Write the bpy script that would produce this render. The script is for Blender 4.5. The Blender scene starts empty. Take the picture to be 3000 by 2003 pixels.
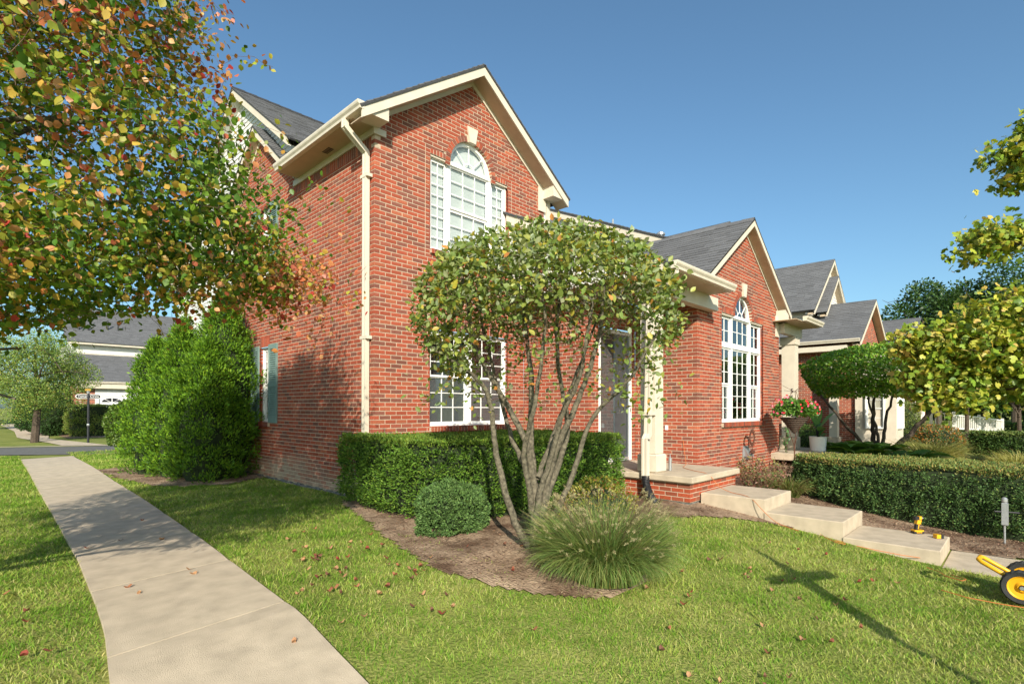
import bpy, math, random
import numpy as np
from mathutils import Vector
rnd = random.Random(7)
rng = np.random.default_rng(11)
R = math.radians
# ------------------------------------------------------------------ camera, world, sun
C = bpy.context.scene.collection
sc = bpy.context.scene
CF, CYAW, CPITCH, CROLL = 1563.39, 45.904, 0.4255, 0.0978
CPOS = Vector((-4.4026, -7.2202, 0.3836))
cam = bpy.data.objects.new('camera', bpy.data.cameras.new('camera')); C.objects.link(cam)
cam.data.sensor_width = 36; cam.data.sensor_fit = 'HORIZONTAL'
cam.data.lens = CF / 3000 * 36
cam.data.shift_y = 182.7 / 3000
cam.data.clip_start = 0.05; cam.data.clip_end = 3000
fw = Vector((math.cos(R(CPITCH)) * math.sin(R(CYAW)), math.cos(R(CPITCH)) * math.cos(R(CYAW)), math.sin(R(CPITCH))))
rt0 = Vector((math.cos(R(CYAW)), -math.sin(R(CYAW)), 0)); up0 = rt0.cross(fw)
rt = rt0 * math.cos(R(CROLL)) + up0 * math.sin(R(CROLL)); upv = rt.cross(fw)
from mathutils import Matrix
cam.matrix_world = Matrix(((rt.x, upv.x, -fw.x, CPOS.x), (rt.y, upv.y, -fw.y, CPOS.y), (rt.z, upv.z, -fw.z, CPOS.z), (0, 0, 0, 1)))
sc.camera = cam
SUN_AZ, SUN_EL = 41.0, 28.0          # direction the light travels, from +Y towards +X; elevation
world = bpy.data.worlds.new('World'); sc.world = world; world.use_nodes = True
wn = world.node_tree.nodes; wl = world.node_tree.links; wn.clear()
sky = wn.new('ShaderNodeTexSky'); sky.sky_type = 'NISHITA'; sky.sun_disc = False
sky.sun_elevation = R(SUN_EL); sky.sun_rotation = R(SUN_AZ + 180)
sky.air_density = 1.0; sky.dust_density = 1.9; sky.ozone_density = 4.0; sky.altitude = 100
bg = wn.new('ShaderNodeBackground'); bg.inputs[1].default_value = 0.112
wo = wn.new('ShaderNodeOutputWorld'); tint = wn.new('ShaderNodeMix'); tint.data_type = 'RGBA'; tint.blend_type = 'MULTIPLY'; tint.inputs[0].default_value = 1; tint.inputs[7].default_value = (0.84, 0.99, 0.93, 1)
wl.new(sky.outputs[0], tint.inputs[6]); wl.new(tint.outputs[2], bg.inputs[0]); wl.new(bg.outputs[0], wo.inputs[0])
sun = bpy.data.objects.new('sun', bpy.data.lights.new('sun', 'SUN')); C.objects.link(sun)
sun.data.energy = 4.1; sun.data.angle = R(0.55); sun.data.color = (1.0, 0.92, 0.78)
ld = Vector((math.sin(R(SUN_AZ)) * math.cos(R(SUN_EL)), math.cos(R(SUN_AZ)) * math.cos(R(SUN_EL)), -math.sin(R(SUN_EL))))
sun.rotation_euler = ld.to_track_quat('-Z', 'Y').to_euler(); sun.location = (-8, -12, 12)
sc.view_settings.view_transform = 'Standard'; sc.view_settings.look = 'None'
sc.view_settings.exposure = 0.76; sc.view_settings.gamma = 1.0; sc.view_settings.use_curve_mapping = False
sc.cycles.max_bounces = 8; sc.cycles.transparent_max_bounces = 12
sc.cycles.sample_clamp_indirect = 4.0
# ------------------------------------------------------------------ materials
def mat(name):
    m = bpy.data.materials.new(name); m.use_nodes = True
    return m, m.node_tree.nodes, m.node_tree.links, m.node_tree.nodes['Principled BSDF']
def plain(name, col, rough=0.6, var=0.12, scale=6.0, bump=0.0, bscale=60.0, metal=0.0, spec=0.35, streak=False):
    m, n, l, p = mat(name)
    p.inputs['Roughness'].default_value = rough; p.inputs['Metallic'].default_value = metal
    p.inputs['Specular IOR Level'].default_value = spec
    tc = n.new('ShaderNodeTexCoord'); no = n.new('ShaderNodeTexNoise'); no.inputs['Scale'].default_value = scale
    no.inputs['Detail'].default_value = 6
    if streak:
        mp = n.new('ShaderNodeMapping'); mp.inputs['Scale'].default_value = (1, 1, 0.12); l.new(tc.outputs['Object'], mp.inputs[0]); l.new(mp.outputs[0], no.inputs['Vector'])
    else: l.new(tc.outputs['Object'], no.inputs['Vector'])
    cr = n.new('ShaderNodeValToRGB'); cr.color_ramp.elements[0].position = 0.3; cr.color_ramp.elements[1].position = 0.7
    cr.color_ramp.elements[0].color = (*[c * (1 - var) for c in col], 1); cr.color_ramp.elements[1].color = (*[min(1, c * (1 + var)) for c in col], 1)
    l.new(no.outputs['Fac'], cr.inputs[0]); l.new(cr.outputs[0], p.inputs['Base Color'])
    if bump:
        nb = n.new('ShaderNodeTexNoise'); nb.inputs['Scale'].default_value = bscale; nb.inputs['Detail'].default_value = 5
        l.new(tc.outputs['Object'], nb.inputs['Vector'])
        b = n.new('ShaderNodeBump'); b.inputs['Strength'].default_value = bump; b.inputs['Distance'].default_value = 0.01
        l.new(nb.outputs['Fac'], b.inputs['Height']); l.new(b.outputs[0], p.inputs['Normal'])
    return m
def attr_mat(name, rough=0.8, nscale=90.0, nvar=0.25, bump=0.4, spec=0.25, transl=0.0, tcol=None):
    m, n, l, p = mat(name)
    p.inputs['Roughness'].default_value = rough; p.inputs['Specular IOR Level'].default_value = spec
    a = n.new('ShaderNodeAttribute'); a.attribute_name = 'col'
    tc = n.new('ShaderNodeTexCoord')
    no = n.new('ShaderNodeTexNoise'); no.inputs['Scale'].default_value = nscale; no.inputs['Detail'].default_value = 6
    l.new(tc.outputs['Object'], no.inputs['Vector'])
    mr = n.new('ShaderNodeMapRange'); mr.inputs[1].default_value = 0.3; mr.inputs[2].default_value = 0.7
    mr.inputs[3].default_value = 1 - nvar; mr.inputs[4].default_value = 1 + nvar; l.new(no.outputs['Fac'], mr.inputs[0])
    mx = n.new('ShaderNodeMix'); mx.data_type = 'RGBA'; mx.blend_type = 'MULTIPLY'; mx.inputs[0].default_value = 1
    l.new(a.outputs['Color'], mx.inputs[6]); l.new(mr.outputs[0], mx.inputs[7]); l.new(mx.outputs[2], p.inputs['Base Color'])
    if bump:
        b = n.new('ShaderNodeBump'); b.inputs['Strength'].default_value = bump; b.inputs['Distance'].default_value = 0.004
        l.new(no.outputs['Fac'], b.inputs['Height']); l.new(b.outputs[0], p.inputs['Normal'])
    if transl:
        t = n.new('ShaderNodeBsdfTranslucent'); ms = n.new('ShaderNodeMixShader'); ms.inputs[0].default_value = transl
        mt = n.new('ShaderNodeMix'); mt.data_type = 'RGBA'; mt.blend_type = 'MULTIPLY'; mt.inputs[0].default_value = 1
        mt.inputs[7].default_value = (*(tcol or (1.25, 1.2, 0.5)), 1); l.new(mx.outputs[2], mt.inputs[6]); l.new(mt.outputs[2], t.inputs[0])
        l.new(p.outputs[0], ms.inputs[1]); l.new(t.outputs[0], ms.inputs[2]); l.new(ms.outputs[0], n['Material Output'].inputs[0])
    return m
M = {}
M['brick'] = attr_mat('brick', 0.88, 70, 0.22, 0.6, 0.2)
M['mortar'] = plain('mortar', (0.50, 0.405, 0.30), 0.95, 0.12, 9, 0.7, 160, spec=0.1)
M['trim'] = plain('cream_paint', (0.60, 0.53, 0.425), 0.55, 0.06, 5, 0.12, 50)
M['soffit'] = plain('tan_soffit', (0.46, 0.36, 0.25), 0.6, 0.08, 5, 0.1, 50)
M['vinyl'] = plain('white_vinyl', (0.80, 0.79, 0.76), 0.35, 0.04, 6)
M['siding'] = plain('white_siding', (0.66, 0.65, 0.61), 0.5, 0.05, 3)
M['gutter'] = plain('cream_metal', (0.62, 0.55, 0.445), 0.4, 0.08, 7, streak=True)
M['shingle'] = attr_mat('shingle', 0.95, 260, 0.35, 0.8, 0.12)
M['roofbase'] = plain('roof_underlay', (0.05, 0.05, 0.052), 0.95, 0.2, 12)
M['dark'] = plain('dark_metal', (0.02, 0.021, 0.025), 0.45, 0.2, 10)
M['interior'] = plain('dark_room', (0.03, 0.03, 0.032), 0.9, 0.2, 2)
M['blind'] = plain('window_blind', (0.70, 0.70, 0.66), 0.6, 0.05, 3)
M['screen'] = plain('insect_screen', (0.095, 0.10, 0.105), 0.55, 0.12, 14, 0.3, 300)
M['concrete'] = plain('concrete', (0.49, 0.405, 0.30), 0.92, 0.14, 5.5, 0.55, 190, spec=0.15)
M['joint'] = plain('joint_sealant', (0.09, 0.085, 0.075), 0.95, 0.2, 6)
M['foundation'] = plain('grey_foundation', (0.17, 0.165, 0.15), 0.95, 0.35, 9, 0.8, 60)
M['shutter'] = plain('green_shutter', (0.16, 0.235, 0.215), 0.5, 0.08, 6)
M['asphalt'] = plain('asphalt', (0.13, 0.125, 0.115), 0.95, 0.15, 8, 0.4, 200)
M['bark'] = plain('grey_bark', (0.125, 0.108, 0.075), 0.9, 0.60, 30, 0.9, 70)
M['barkdark'] = plain('brown_bark', (0.075, 0.055, 0.04), 0.95, 0.35, 14, 0.9, 50)
M['twig'] = plain('brown_twig', (0.14, 0.085, 0.055), 0.9, 0.3, 14)
M['leaf'] = attr_mat('leaf', 0.45, 25, 0.16, 0.0, 0.4, transl=0.32)
M['needle'] = attr_mat('needle_foliage', 0.6, 20, 0.2, 0.0, 0.25, transl=0.18)
M['grass'] = attr_mat('grass_blade', 0.6, 3, 0.12, 0.0, 0.2, transl=0.30)
M['litter'] = attr_mat('dry_leaf', 0.75, 40, 0.25, 0.0, 0.2, transl=0.12)
M['chip'] = attr_mat('bark_chip', 0.95, 60, 0.3, 0.4, 0.15)
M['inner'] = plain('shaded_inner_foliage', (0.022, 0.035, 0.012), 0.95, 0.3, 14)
M['yellow'] = plain('yellow_plastic', (0.72, 0.36, 0.015), 0.35, 0.05, 8)
M['black'] = plain('black_plastic', (0.018, 0.018, 0.02), 0.5, 0.15, 20)
M['rubber'] = plain('black_rubber', (0.03, 0.03, 0.03), 0.8, 0.2, 20, 0.3, 60)
M['steel'] = plain('grey_steel', (0.42, 0.43, 0.44), 0.35, 0.1, 20, metal=0.6)
M['orange'] = plain('orange_cord', (0.50, 0.15, 0.045), 0.6, 0.1, 20)
M['rust'] = plain('rusty_metal', (0.10, 0.035, 0.02), 0.85, 0.4, 30, 0.5, 80)
M['wicker'] = plain('brown_wicker', (0.075, 0.052, 0.038), 0.9, 0.4, 40, 0.6, 90)
M['pot'] = plain('white_pot', (0.62, 0.61, 0.58), 0.5, 0.06, 8)
M['doorpaint'] = plain('blue_grey_door', (0.20, 0.235, 0.25), 0.45, 0.08, 8)
M['tealdoor'] = plain('teal_door', (0.07, 0.15, 0.18), 0.45, 0.08, 8)
M['copper'] = plain('lamp_copper', (0.45, 0.28, 0.06), 0.4, 0.2, 8)
def glass_mat():
    m, n, l, p = mat('window_glass'); n.remove(p)
    f = n.new('ShaderNodeLayerWeight'); f.inputs[0].default_value = 0.5
    pw = n.new('ShaderNodeMath'); pw.operation = 'POWER'; pw.inputs[1].default_value = 3.2; l.new(f.outputs['Facing'], pw.inputs[0])
    mm = n.new('ShaderNodeMath'); mm.operation = 'MULTIPLY_ADD'; mm.inputs[1].default_value = 0.9; mm.inputs[2].default_value = 0.10; l.new(pw.outputs[0], mm.inputs[0])
    g = n.new('ShaderNodeBsdfGlossy'); g.inputs['Roughness'].default_value = 0.015; g.inputs['Color'].default_value = (0.95, 0.97, 1, 1)
    t = n.new('ShaderNodeBsdfTransparent'); t.inputs[0].default_value = (0.86, 0.9, 0.9, 1)
    s = n.new('ShaderNodeMixShader'); l.new(mm.outputs[0], s.inputs[0]); l.new(t.outputs[0], s.inputs[1]); l.new(g.outputs[0], s.inputs[2])
    tc = n.new('ShaderNodeTexCoord'); no = n.new('ShaderNodeTexNoise'); no.inputs['Scale'].default_value = 1.3; l.new(tc.outputs['Object'], no.inputs['Vector'])
    b = n.new('ShaderNodeBump'); b.inputs['Strength'].default_value = 0.25; b.inputs['Distance'].default_value = 0.02; l.new(no.outputs['Fac'], b.inputs['Height']); l.new(b.outputs[0], g.inputs['Normal'])
    l.new(s.outputs[0], n['Material Output'].inputs[0]); return m
M['glass'] = glass_mat()
def lawn_mat():
    m, n, l, p = mat('lawn_ground'); p.inputs['Roughness'].default_value = 0.95; p.inputs['Specular IOR Level'].default_value = 0.1
    tc = n.new('ShaderNodeTexCoord')
    a = n.new('ShaderNodeTexNoise'); a.inputs['Scale'].default_value = 1.1; a.inputs['Detail'].default_value = 8; l.new(tc.outputs['Object'], a.inputs['Vector'])
    b = n.new('ShaderNodeTexNoise'); b.inputs['Scale'].default_value = 45; b.inputs['Detail'].default_value = 6; l.new(tc.outputs['Object'], b.inputs['Vector'])
    r = n.new('ShaderNodeValToRGB'); e = r.color_ramp.elements; e[0].position = 0.35; e[0].color = (0.11, 0.16, 0.025, 1); e[1].position = 0.68; e[1].color = (0.30, 0.30, 0.09, 1)
    mx = n.new('ShaderNodeMath'); mx.operation = 'MULTIPLY_ADD'; mx.inputs[1].default_value = 0.45; l.new(b.outputs['Fac'], mx.inputs[0])
    m2 = n.new('ShaderNodeMath'); m2.operation = 'MULTIPLY'; m2.inputs[1].default_value = 0.6; l.new(a.outputs['Fac'], m2.inputs[0]); l.new(m2.outputs[0], mx.inputs[2])
    l.new(mx.outputs[0], r.inputs[0]); l.new(r.outputs[0], p.inputs['Base Color'])
    bu = n.new('ShaderNodeBump'); bu.inputs['Strength'].default_value = 0.8; bu.inputs['Distance'].default_value = 0.03; l.new(b.outputs['Fac'], bu.inputs['Height']); l.new(bu.outputs[0], p.inputs['Normal'])
    return m
M['lawn'] = lawn_mat()
def dirt_mat():
    m, n, l, p = mat('mulch_soil'); p.inputs['Roughness'].default_value = 0.98; p.inputs['Specular IOR Level'].default_value = 0.1
    tc = n.new('ShaderNodeTexCoord')
    a = n.new('ShaderNodeTexNoise'); a.inputs['Scale'].default_value = 1.6; a.inputs['Detail'].default_value = 10; a.inputs['Roughness'].default_value = 0.7; l.new(tc.outputs['Object'], a.inputs['Vector'])
    b = n.new('ShaderNodeTexVoronoi'); b.inputs['Scale'].default_value = 55; mp = n.new('ShaderNodeMapping'); mp.inputs['Scale'].default_value = (1, 0.45, 1); l.new(tc.outputs['Object'], mp.inputs[0]); l.new(mp.outputs[0], b.inputs['Vector'])
    r = n.new('ShaderNodeValToRGB'); e = r.color_ramp.elements; e[0].position = 0.38; e[0].color = (0.14, 0.085, 0.055, 1); e[1].position = 0.60; e[1].color = (0.46, 0.33, 0.225, 1)
    l.new(a.outputs['Fac'], r.inputs[0])
    mx = n.new('ShaderNodeMix'); mx.data_type = 'RGBA'; mx.blend_type = 'MULTIPLY'; mx.inputs[0].default_value = 0.45; l.new(r.outputs[0], mx.inputs[6]); l.new(b.outputs['Color'], mx.inputs[7])
    hs = n.new('ShaderNodeHueSaturation'); hs.inputs['Saturation'].default_value = 0.0; l.new(b.outputs['Color'], hs.inputs['Color']); l.new(hs.outputs[0], mx.inputs[7])
    l.new(mx.outputs[2], p.inputs['Base Color'])
    bu = n.new('ShaderNodeBump'); bu.inputs['Strength'].default_value = 0.9; bu.inputs['Distance'].default_value = 0.015; l.new(b.outputs['Distance'], bu.inputs['Height']); l.new(bu.outputs[0], p.inputs['Normal'])
    return m
M['dirt'] = dirt_mat()
# ------------------------------------------------------------------ object helpers
def empty(name, loc, label=None, cat=None, group=None):
    o = bpy.data.objects.new(name, None); C.objects.link(o); o.location = loc; o.empty_display_size = 0.1
    tag(o, label, cat, group); return o
def tag(o, label=None, cat=None, group=None, kind=None):
    if label: o['label'] = label
    if cat: o['category'] = cat
    if group: o['group'] = group
    if kind: o['kind'] = kind
    return o
def rootloc(p):
    v = Vector((0, 0, 0))
    while p is not None: v += p.location; p = p.parent
    return v
def link_mesh(name, me, parent=None, kind=None):
    o = bpy.data.objects.new(name, me); C.objects.link(o)
    if parent is not None: o.parent = parent
    if kind: o['kind'] = kind
    return o
def np_mesh(name, V, F, m, parent=None, col=None, kind=None, smooth=False, base=None):
    """V (n,3) world coordinates, F (k,s) faces; col (n,3) per vertex"""
    V = np.asarray(V, dtype=np.float32); F = np.asarray(F, dtype=np.int32)
    off = rootloc(parent); loc = Vector((0, 0, 0))
    if parent is None:
        if base is not None: loc = Vector(base)
        elif kind is None or kind == 'stuff': loc = Vector((float(V[:, 0].mean()), float(V[:, 1].mean()), float(V[:, 2].min())))
        off = loc
    V = V - np.array(off, dtype=np.float32)
    me = bpy.data.meshes.new(name)
    me.vertices.add(len(V)); me.vertices.foreach_set('co', V.ravel())
    k, s = F.shape
    me.loops.add(k * s); me.loops.foreach_set('vertex_index', F.ravel())
    me.polygons.add(k); me.polygons.foreach_set('loop_start', np.arange(0, k * s, s, dtype=np.int32))
    me.polygons.foreach_set('loop_total', np.full(k, s, dtype=np.int32))
    if smooth: me.polygons.foreach_set('use_smooth', np.ones(k, dtype=bool))
    if col is not None:
        a = me.attributes.new('col', 'FLOAT_COLOR', 'POINT')
        c4 = np.ones((len(V), 4), dtype=np.float32); c4[:, :3] = col; a.data.foreach_set('color', c4.ravel())
    me.materials.append(m); me.update(calc_edges=True)
    o = link_mesh(name, me, parent, kind); o.location = loc if parent is None else (0, 0, 0)
    return o
class MB:
    """collects shapes in world coordinates, built as ONE mesh"""
    def __init__(s): s.v = []; s.f = []; s.c = []
    def add(s, vs, fs, col=(1, 1, 1)):
        b = len(s.v); s.v += [tuple(v) for v in vs]; s.f += [tuple(i + b for i in f) for f in fs]; s.c += [col] * len(vs); return s
    def box(s, a, b, col=(1, 1, 1)):
        x0, y0, z0 = [min(p, q) for p, q in zip(a, b)]; x1, y1, z1 = [max(p, q) for p, q in zip(a, b)]
        return s.add([(x0, y0, z0), (x1, y0, z0), (x1, y1, z0), (x0, y1, z0), (x0, y0, z1), (x1, y0, z1), (x1, y1, z1), (x0, y1, z1)],
              [(0, 3, 2, 1), (4, 5, 6, 7), (0, 1, 5, 4), (1, 2, 6, 5), (2, 3, 7, 6), (3, 0, 4, 7)], col)
    def bbox(s, a, b, r=0.008, col=(1, 1, 1)):   # box with chamfered edges
        x0, y0, z0 = [min(p, q) for p, q in zip(a, b)]; x1, y1, z1 = [max(p, q) for p, q in zip(a, b)]
        r = min(r, (x1 - x0) / 2.2, (y1 - y0) / 2.2, (z1 - z0) / 2.2)
        rings = []
        for z, q in ((z0, r), (z0 + r, 0), (z1 - r, 0), (z1, r)):
            e = r if q == 0 else r
            if q: rings.append([(x0 + q, y0 + q, z), (x1 - q, y0 + q, z), (x1 - q, y1 - q, z), (x0 + q, y1 - q, z)])
            else: rings.append([(x0, y0, z), (x1, y0, z), (x1, y1, z), (x0, y1, z)])
        vs = [p for g in rings for p in g]; fs = [(3, 2, 1, 0), (12, 13, 14, 15)]
        for k in range(3):
            for i in range(4): j = (i + 1) % 4; fs.append((4 * k + i, 4 * k + j, 4 * k + 4 + j, 4 * k + 4 + i))
        return s.add(vs, fs, col)
    def prism(s, pts, d, col=(1, 1, 1)):   # closed outline pts (3D) extruded by vector d
        n = len(pts); d = Vector(d); top = [Vector(p) + d for p in pts]
        return s.add([*map(tuple, pts), *map(tuple, top)], [tuple(range(n))[::-1], tuple(range(n, 2 * n))] + [(i, (i + 1) % n, n + (i + 1) % n, n + i) for i in range(n)], col)
    def tube(s, pts, rad, n=8, col=(1, 1, 1), cap=True):
        pts = [Vector(p) for p in pts]; rad = rad if hasattr(rad, '__len__') else [rad] * len(pts)
        b = len(s.v); u = None
        for i, p in enumerate(pts):
            t = (pts[min(i + 1, len(pts) - 1)] - pts[max(i - 1, 0)]).normalized()
            if u is None: u = t.orthogonal().normalized()
            u = (u - t * u.dot(t)).normalized(); w = t.cross(u)
            for k in range(n):
                a = 2 * math.pi * k / n; s.v.append(tuple(p + (u * math.cos(a) + w * math.sin(a)) * rad[i])); s.c.append(col)
        for i in range(len(pts) - 1):
            for k in range(n): k2 = (k + 1) % n; s.f.append((b + i * n + k, b + i * n + k2, b + (i + 1) * n + k2, b + (i + 1) * n + k))
        if cap: s.f.append(tuple(b + k for k in range(n))[::-1]); s.f.append(tuple(b + (len(pts) - 1) * n + k for k in range(n)))
        return s
    def lathe(s, c, prof, n=20, axis='z', col=(1, 1, 1), closed=False):
        b = len(s.v); c = Vector(c)
        for r, h in prof:
            for k in range(n):
                a = 2 * math.pi * k / n; x, y = r * math.cos(a), r * math.sin(a)
                q = {'z': (x, y, h), 'x': (h, x, y), 'y': (x, h, y)}[axis]; s.v.append(tuple(c + Vector(q))); s.c.append(col)
        m = len(prof)
        for i in range(m if closed else m - 1):
            i2 = (i + 1) % m
            for k in range(n): k2 = (k + 1) % n; s.f.append((b + i * n + k, b + i * n + k2, b + i2 * n + k2, b + i2 * n + k))
        if not closed:
            if prof[0][0] > 1e-4: s.f.append(tuple(b + k for k in range(n))[::-1])
            if prof[-1][0] > 1e-4: s.f.append(tuple(b + (m - 1) * n + k for k in range(n)))
        return s
    def build(s, name, m, parent=None, kind=None, colattr=False, smooth=False, base=None):
        off = rootloc(parent); loc = Vector((0, 0, 0))
        if parent is None and kind != 'structure':
            xs = np.array(s.v); loc = Vector(base) if base else Vector((float(xs[:, 0].mean()), float(xs[:, 1].mean()), float(xs[:, 2].min()))); off = loc
        me = bpy.data.meshes.new(name)
        me.from_pydata([(v[0] - off.x, v[1] - off.y, v[2] - off.z) for v in s.v], [], s.f)
        if colattr:
            a = me.attributes.new('col', 'FLOAT_COLOR', 'POINT'); a.data.foreach_set('color', np.array([(*c, 1) for c in s.c], dtype=np.float32).ravel())
        if smooth: me.polygons.foreach_set('use_smooth', np.ones(len(me.polygons), dtype=bool))
        me.materials.append(m); me.update()
        o = link_mesh(name, me, parent, kind); o.location = loc; return o
def cam_size(P, N, area):
    d = P - CPOS; dz = d.dot(fw)
    if dz < 0.3: return 0
    x = d.dot(rt) / dz * CF; y = d.dot(upv) / dz * CF
    if abs(x) > 1480 or y < -800 or y > 1160: return 0
    if N is not None and N.dot(d) > 0: return 0
    k = 1.0 if N is None else abs(N.dot(d)) / d.length
    return area * k / dz ** 2
def split_pieces(pieces, name, m, parent, keep, mass_name):
    """pieces: (verts, faces, colour, importance); the largest in view become parts, the rest one mass"""
    pieces.sort(key=lambda q: -q[3]); keep = min(keep, len(pieces))
    for vs, fs, c, imp in pieces[:keep]:
        MB().add(vs, fs, c).build(name, m, parent, colattr=True)
    if len(pieces) > keep:
        mb = MB()
        for vs, fs, c, imp in pieces[keep:]: mb.add(vs, fs, c)
        mb.build(mass_name, m, parent, kind='stuff', colattr=True)
def smn(t): t = np.clip(t, 0, 1); return t * t * (3 - 2 * t)
def ground(x, y):
    x = np.asarray(x, dtype=float); y = np.asarray(y, dtype=float)
    t = np.clip((-3.3 - y) / 3.3, 0, 1)
    fx = 1 - 0.6 * smn((x - 8) / 8)
    return (-1.04 - 0.37 * (.6 * t + .4 * smn(t)) * fx - .02 * np.clip(-x, 0, 6) - .10 * smn((y - 8) / 8.) + 0.22 * smn((x - 7.5) / 3.0) * smn((y + 7) / 3.0))
def gz(x, y): return float(ground(x, y))
# ------------------------------------------------------------------ brickwork
CR = 0.067733; JT = 0.0110; U4 = 0.1016
def brick_col():
    r = rnd.random(); v = rnd.uniform(0.85, 1.15)
    if r < 0.22: c = (0.20, 0.074, 0.052)
    elif r < 0.42: c = (0.26, 0.074, 0.046)
    elif r < 0.90: c = (0.325, 0.074, 0.040)
    else: c = (0.36, 0.105, 0.056)
    return tuple(min(1, k * v) for k in c)
def hexbrick(T, a0, b0, a1, b1, z0, z1, depth=0.03, ch=0.0035, dd=0.0):
    """front outline: bottom a0..b0 at z0, top a1..b1 at z1"""
    f = [(a0 + ch, z0 + ch), (b0 - ch, z0 + ch), (b1 - ch, z1 - ch), (a1 + ch, z1 - ch)]
    o = [(a0, z0), (b0, z0), (b1, z1), (a1, z1)]
    vs = [T(u, dd, z) for u, z in f] + [T(u, dd - ch, z) for u, z in o] + [T(u, -depth, z) for u, z in o]
    fs = [(0, 1, 2, 3)]
    for k in (0, 4):
        for i in range(4): j = (i + 1) % 4; fs.append((k + i, k + 4 + i, k + 4 + j, k + j))
    return vs, fs
def brick_wall(T, N, n0, n1, allowed, lo, hi, pieces, mort, cuts=(), colf=brick_col, inset=0.0045, imp_on=True):
    """rows n0..n1-1. allowed(z)->intervals (a,b). lo/hi: {parity: start offset}; mortar quads collected in mort (MB)"""
    for n in range(n0, n1):
        z0 = n * CR; z1 = z0 + CR; par = n % 2
        I0 = allowed(z0 + 0.001); I1 = allowed(z1 - 0.001)
        if len(I0) != len(I1):
            Im = allowed((z0 + z1) / 2); I0 = I1 = Im
        for (a0, b0), (a1, b1) in zip(I0, I1):
            mort.add([T(a0, -inset, z0), T(b0, -inset, z0), T(b1, -inset, z1), T(a1, -inset, z1)], [(0, 1, 2, 3)])
            A = max(a0, a1); B = min(b0, b1)
            js = []
            k = math.floor(A / (2 * U4)) - 1
            while True:
                u = (U4 if par else 2 * U4) + k * 2 * U4
                if u > B: break
                if u > A + 0.035 and u < B - 0.035: js.append(u)
                k += 1
            for c, z_a, z_b in cuts:
                if z_a <= z0 < z_b and A < c < B: js = [u for u in js if abs(u - c) > 0.055] + [c]
            js.sort()
            ea0, ea1 = (a0, a1)
            edges = [(a0, a1)] + [(u, u) for u in js] + [(b0, b1)]
            for i in range(len(edges) - 1):
                l0, l1 = edges[i]; r0, r1 = edges[i + 1]
                h = JT / 2
                L0, L1 = (l0 + (h if i > 0 else 0), l1 + (h if i > 0 else 0)); R0, R1 = (r0 - (h if i < len(edges) - 2 else 0), r1 - (h if i < len(edges) - 2 else 0))
                dep = 0.03
                if i == 0 and lo and abs(l0) < 1e-4:
                    if lo.get(par) is not None:
                        L0 = L1 = lo[par]
                        if R0 - L0 < 0.02: continue
                    dep = 0.094 if lo.get(par) is None else 0.03
                if R0 - L0 < 0.012 and R1 - L1 < 0.012: continue
                if R0 <= L0 or R1 <= L1:
                    R0 = max(R0, L0 + .002); R1 = max(R1, L1 + .002)
                vs, fs = hexbrick(T, L0, R0, L1, R1, z0 + h, z1 - h, dep, dd=rnd.uniform(-.0012, .0012))
                P = Vector(vs[0]).lerp(Vector(vs[2]), .5)
                pieces.append((vs, fs, colf(), cam_size(P, N, (R0 - L0) * CR) if imp_on else 0))
def soldier(T, N, a, b, z0, z1, pieces, step=CR, dd=0.0, depth=0.03, colf=brick_col):
    n = max(1, round((b - a) / step)); s = (b - a) / n
    for i in range(n):
        vs, fs = hexbrick(T, a + i * s + JT / 2, a + (i + 1) * s - JT / 2, a + i * s + JT / 2, a + (i + 1) * s - JT / 2, z0 + JT / 2, z1 - JT / 2, depth, dd=dd)
        pieces.append((vs, fs, colf(), cam_size(Vector(vs[0]), N, s * (z1 - z0))))
def arch_ring(T, N, uc, zc, r0, r1, pieces, mort, n=21, key=2, a_lo=0.0, a_hi=math.pi, inset=0.0043):
    pts = 28
    for i in range(pts):
        t0 = a_lo + (a_hi - a_lo) * i / pts; t1 = a_lo + (a_hi - a_lo) * (i + 1) / pts
        mort.add([T(uc + math.cos(t) * r, -inset, zc + math.sin(t) * r) for t, r in ((t0, r0), (t0, r1 + .05), (t1, r1 + .05), (t1, r0))], [(0, 1, 2, 3)])
        mort.add([T(uc + math.cos(t) * r0, -q, zc + math.sin(t) * r0) for t, q in ((t0, inset), (t0, .1), (t1, .1), (t1, inset))], [(0, 1, 2, 3)])
    for i in range(n):
        if key and abs(i - (n - 1) / 2) < key / 2 + .1: continue
        t0 = a_lo + (a_hi - a_lo) * (i + .08) / n; t1 = a_lo + (a_hi - a_lo) * (i + .92) / n
        q = [(uc + math.cos(t) * r, zc + math.sin(t) * r) for t, r in ((t0, r0), (t0, r1), (t1, r1), (t1, r0))]
        vs = [T(u, .002, z) for u, z in q] + [T(u, -.09, z) for u, z in q]
        fs = [(0, 1, 2, 3)] + [(k, 4 + k, 4 + (k + 1) % 4, (k + 1) % 4) for k in range(4)]
        pieces.append((vs, fs, brick_col(), cam_size(Vector(vs[0]), N, .1 * .07)))
def cut_open(base, z, openings):
    """base (a,b); openings: functions z->(lo,hi) or None"""
    iv = [base] if base and base[1] - base[0] > 0.02 else []
    for op in openings:
        r = op(z)
        if not r: continue
        out = []
        for a, b in iv:
            if r[1] <= a or r[0] >= b: out.append((a, b)); continue
            if r[0] - a > 0.02: out.append((a, r[0]))
            if b - r[1] > 0.02: out.append((r[1], b))
        iv = out
    return iv
def rect_op(u0, u1, z0, z1): return lambda z: (u0, u1) if z0 <= z < z1 else None
def arch_op(uc, zc, r):
    return lambda z: (uc - math.sqrt(r * r - (z - zc) ** 2), uc + math.sqrt(r * r - (z - zc) ** 2)) if zc <= z < zc + r - 1e-4 else None
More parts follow.
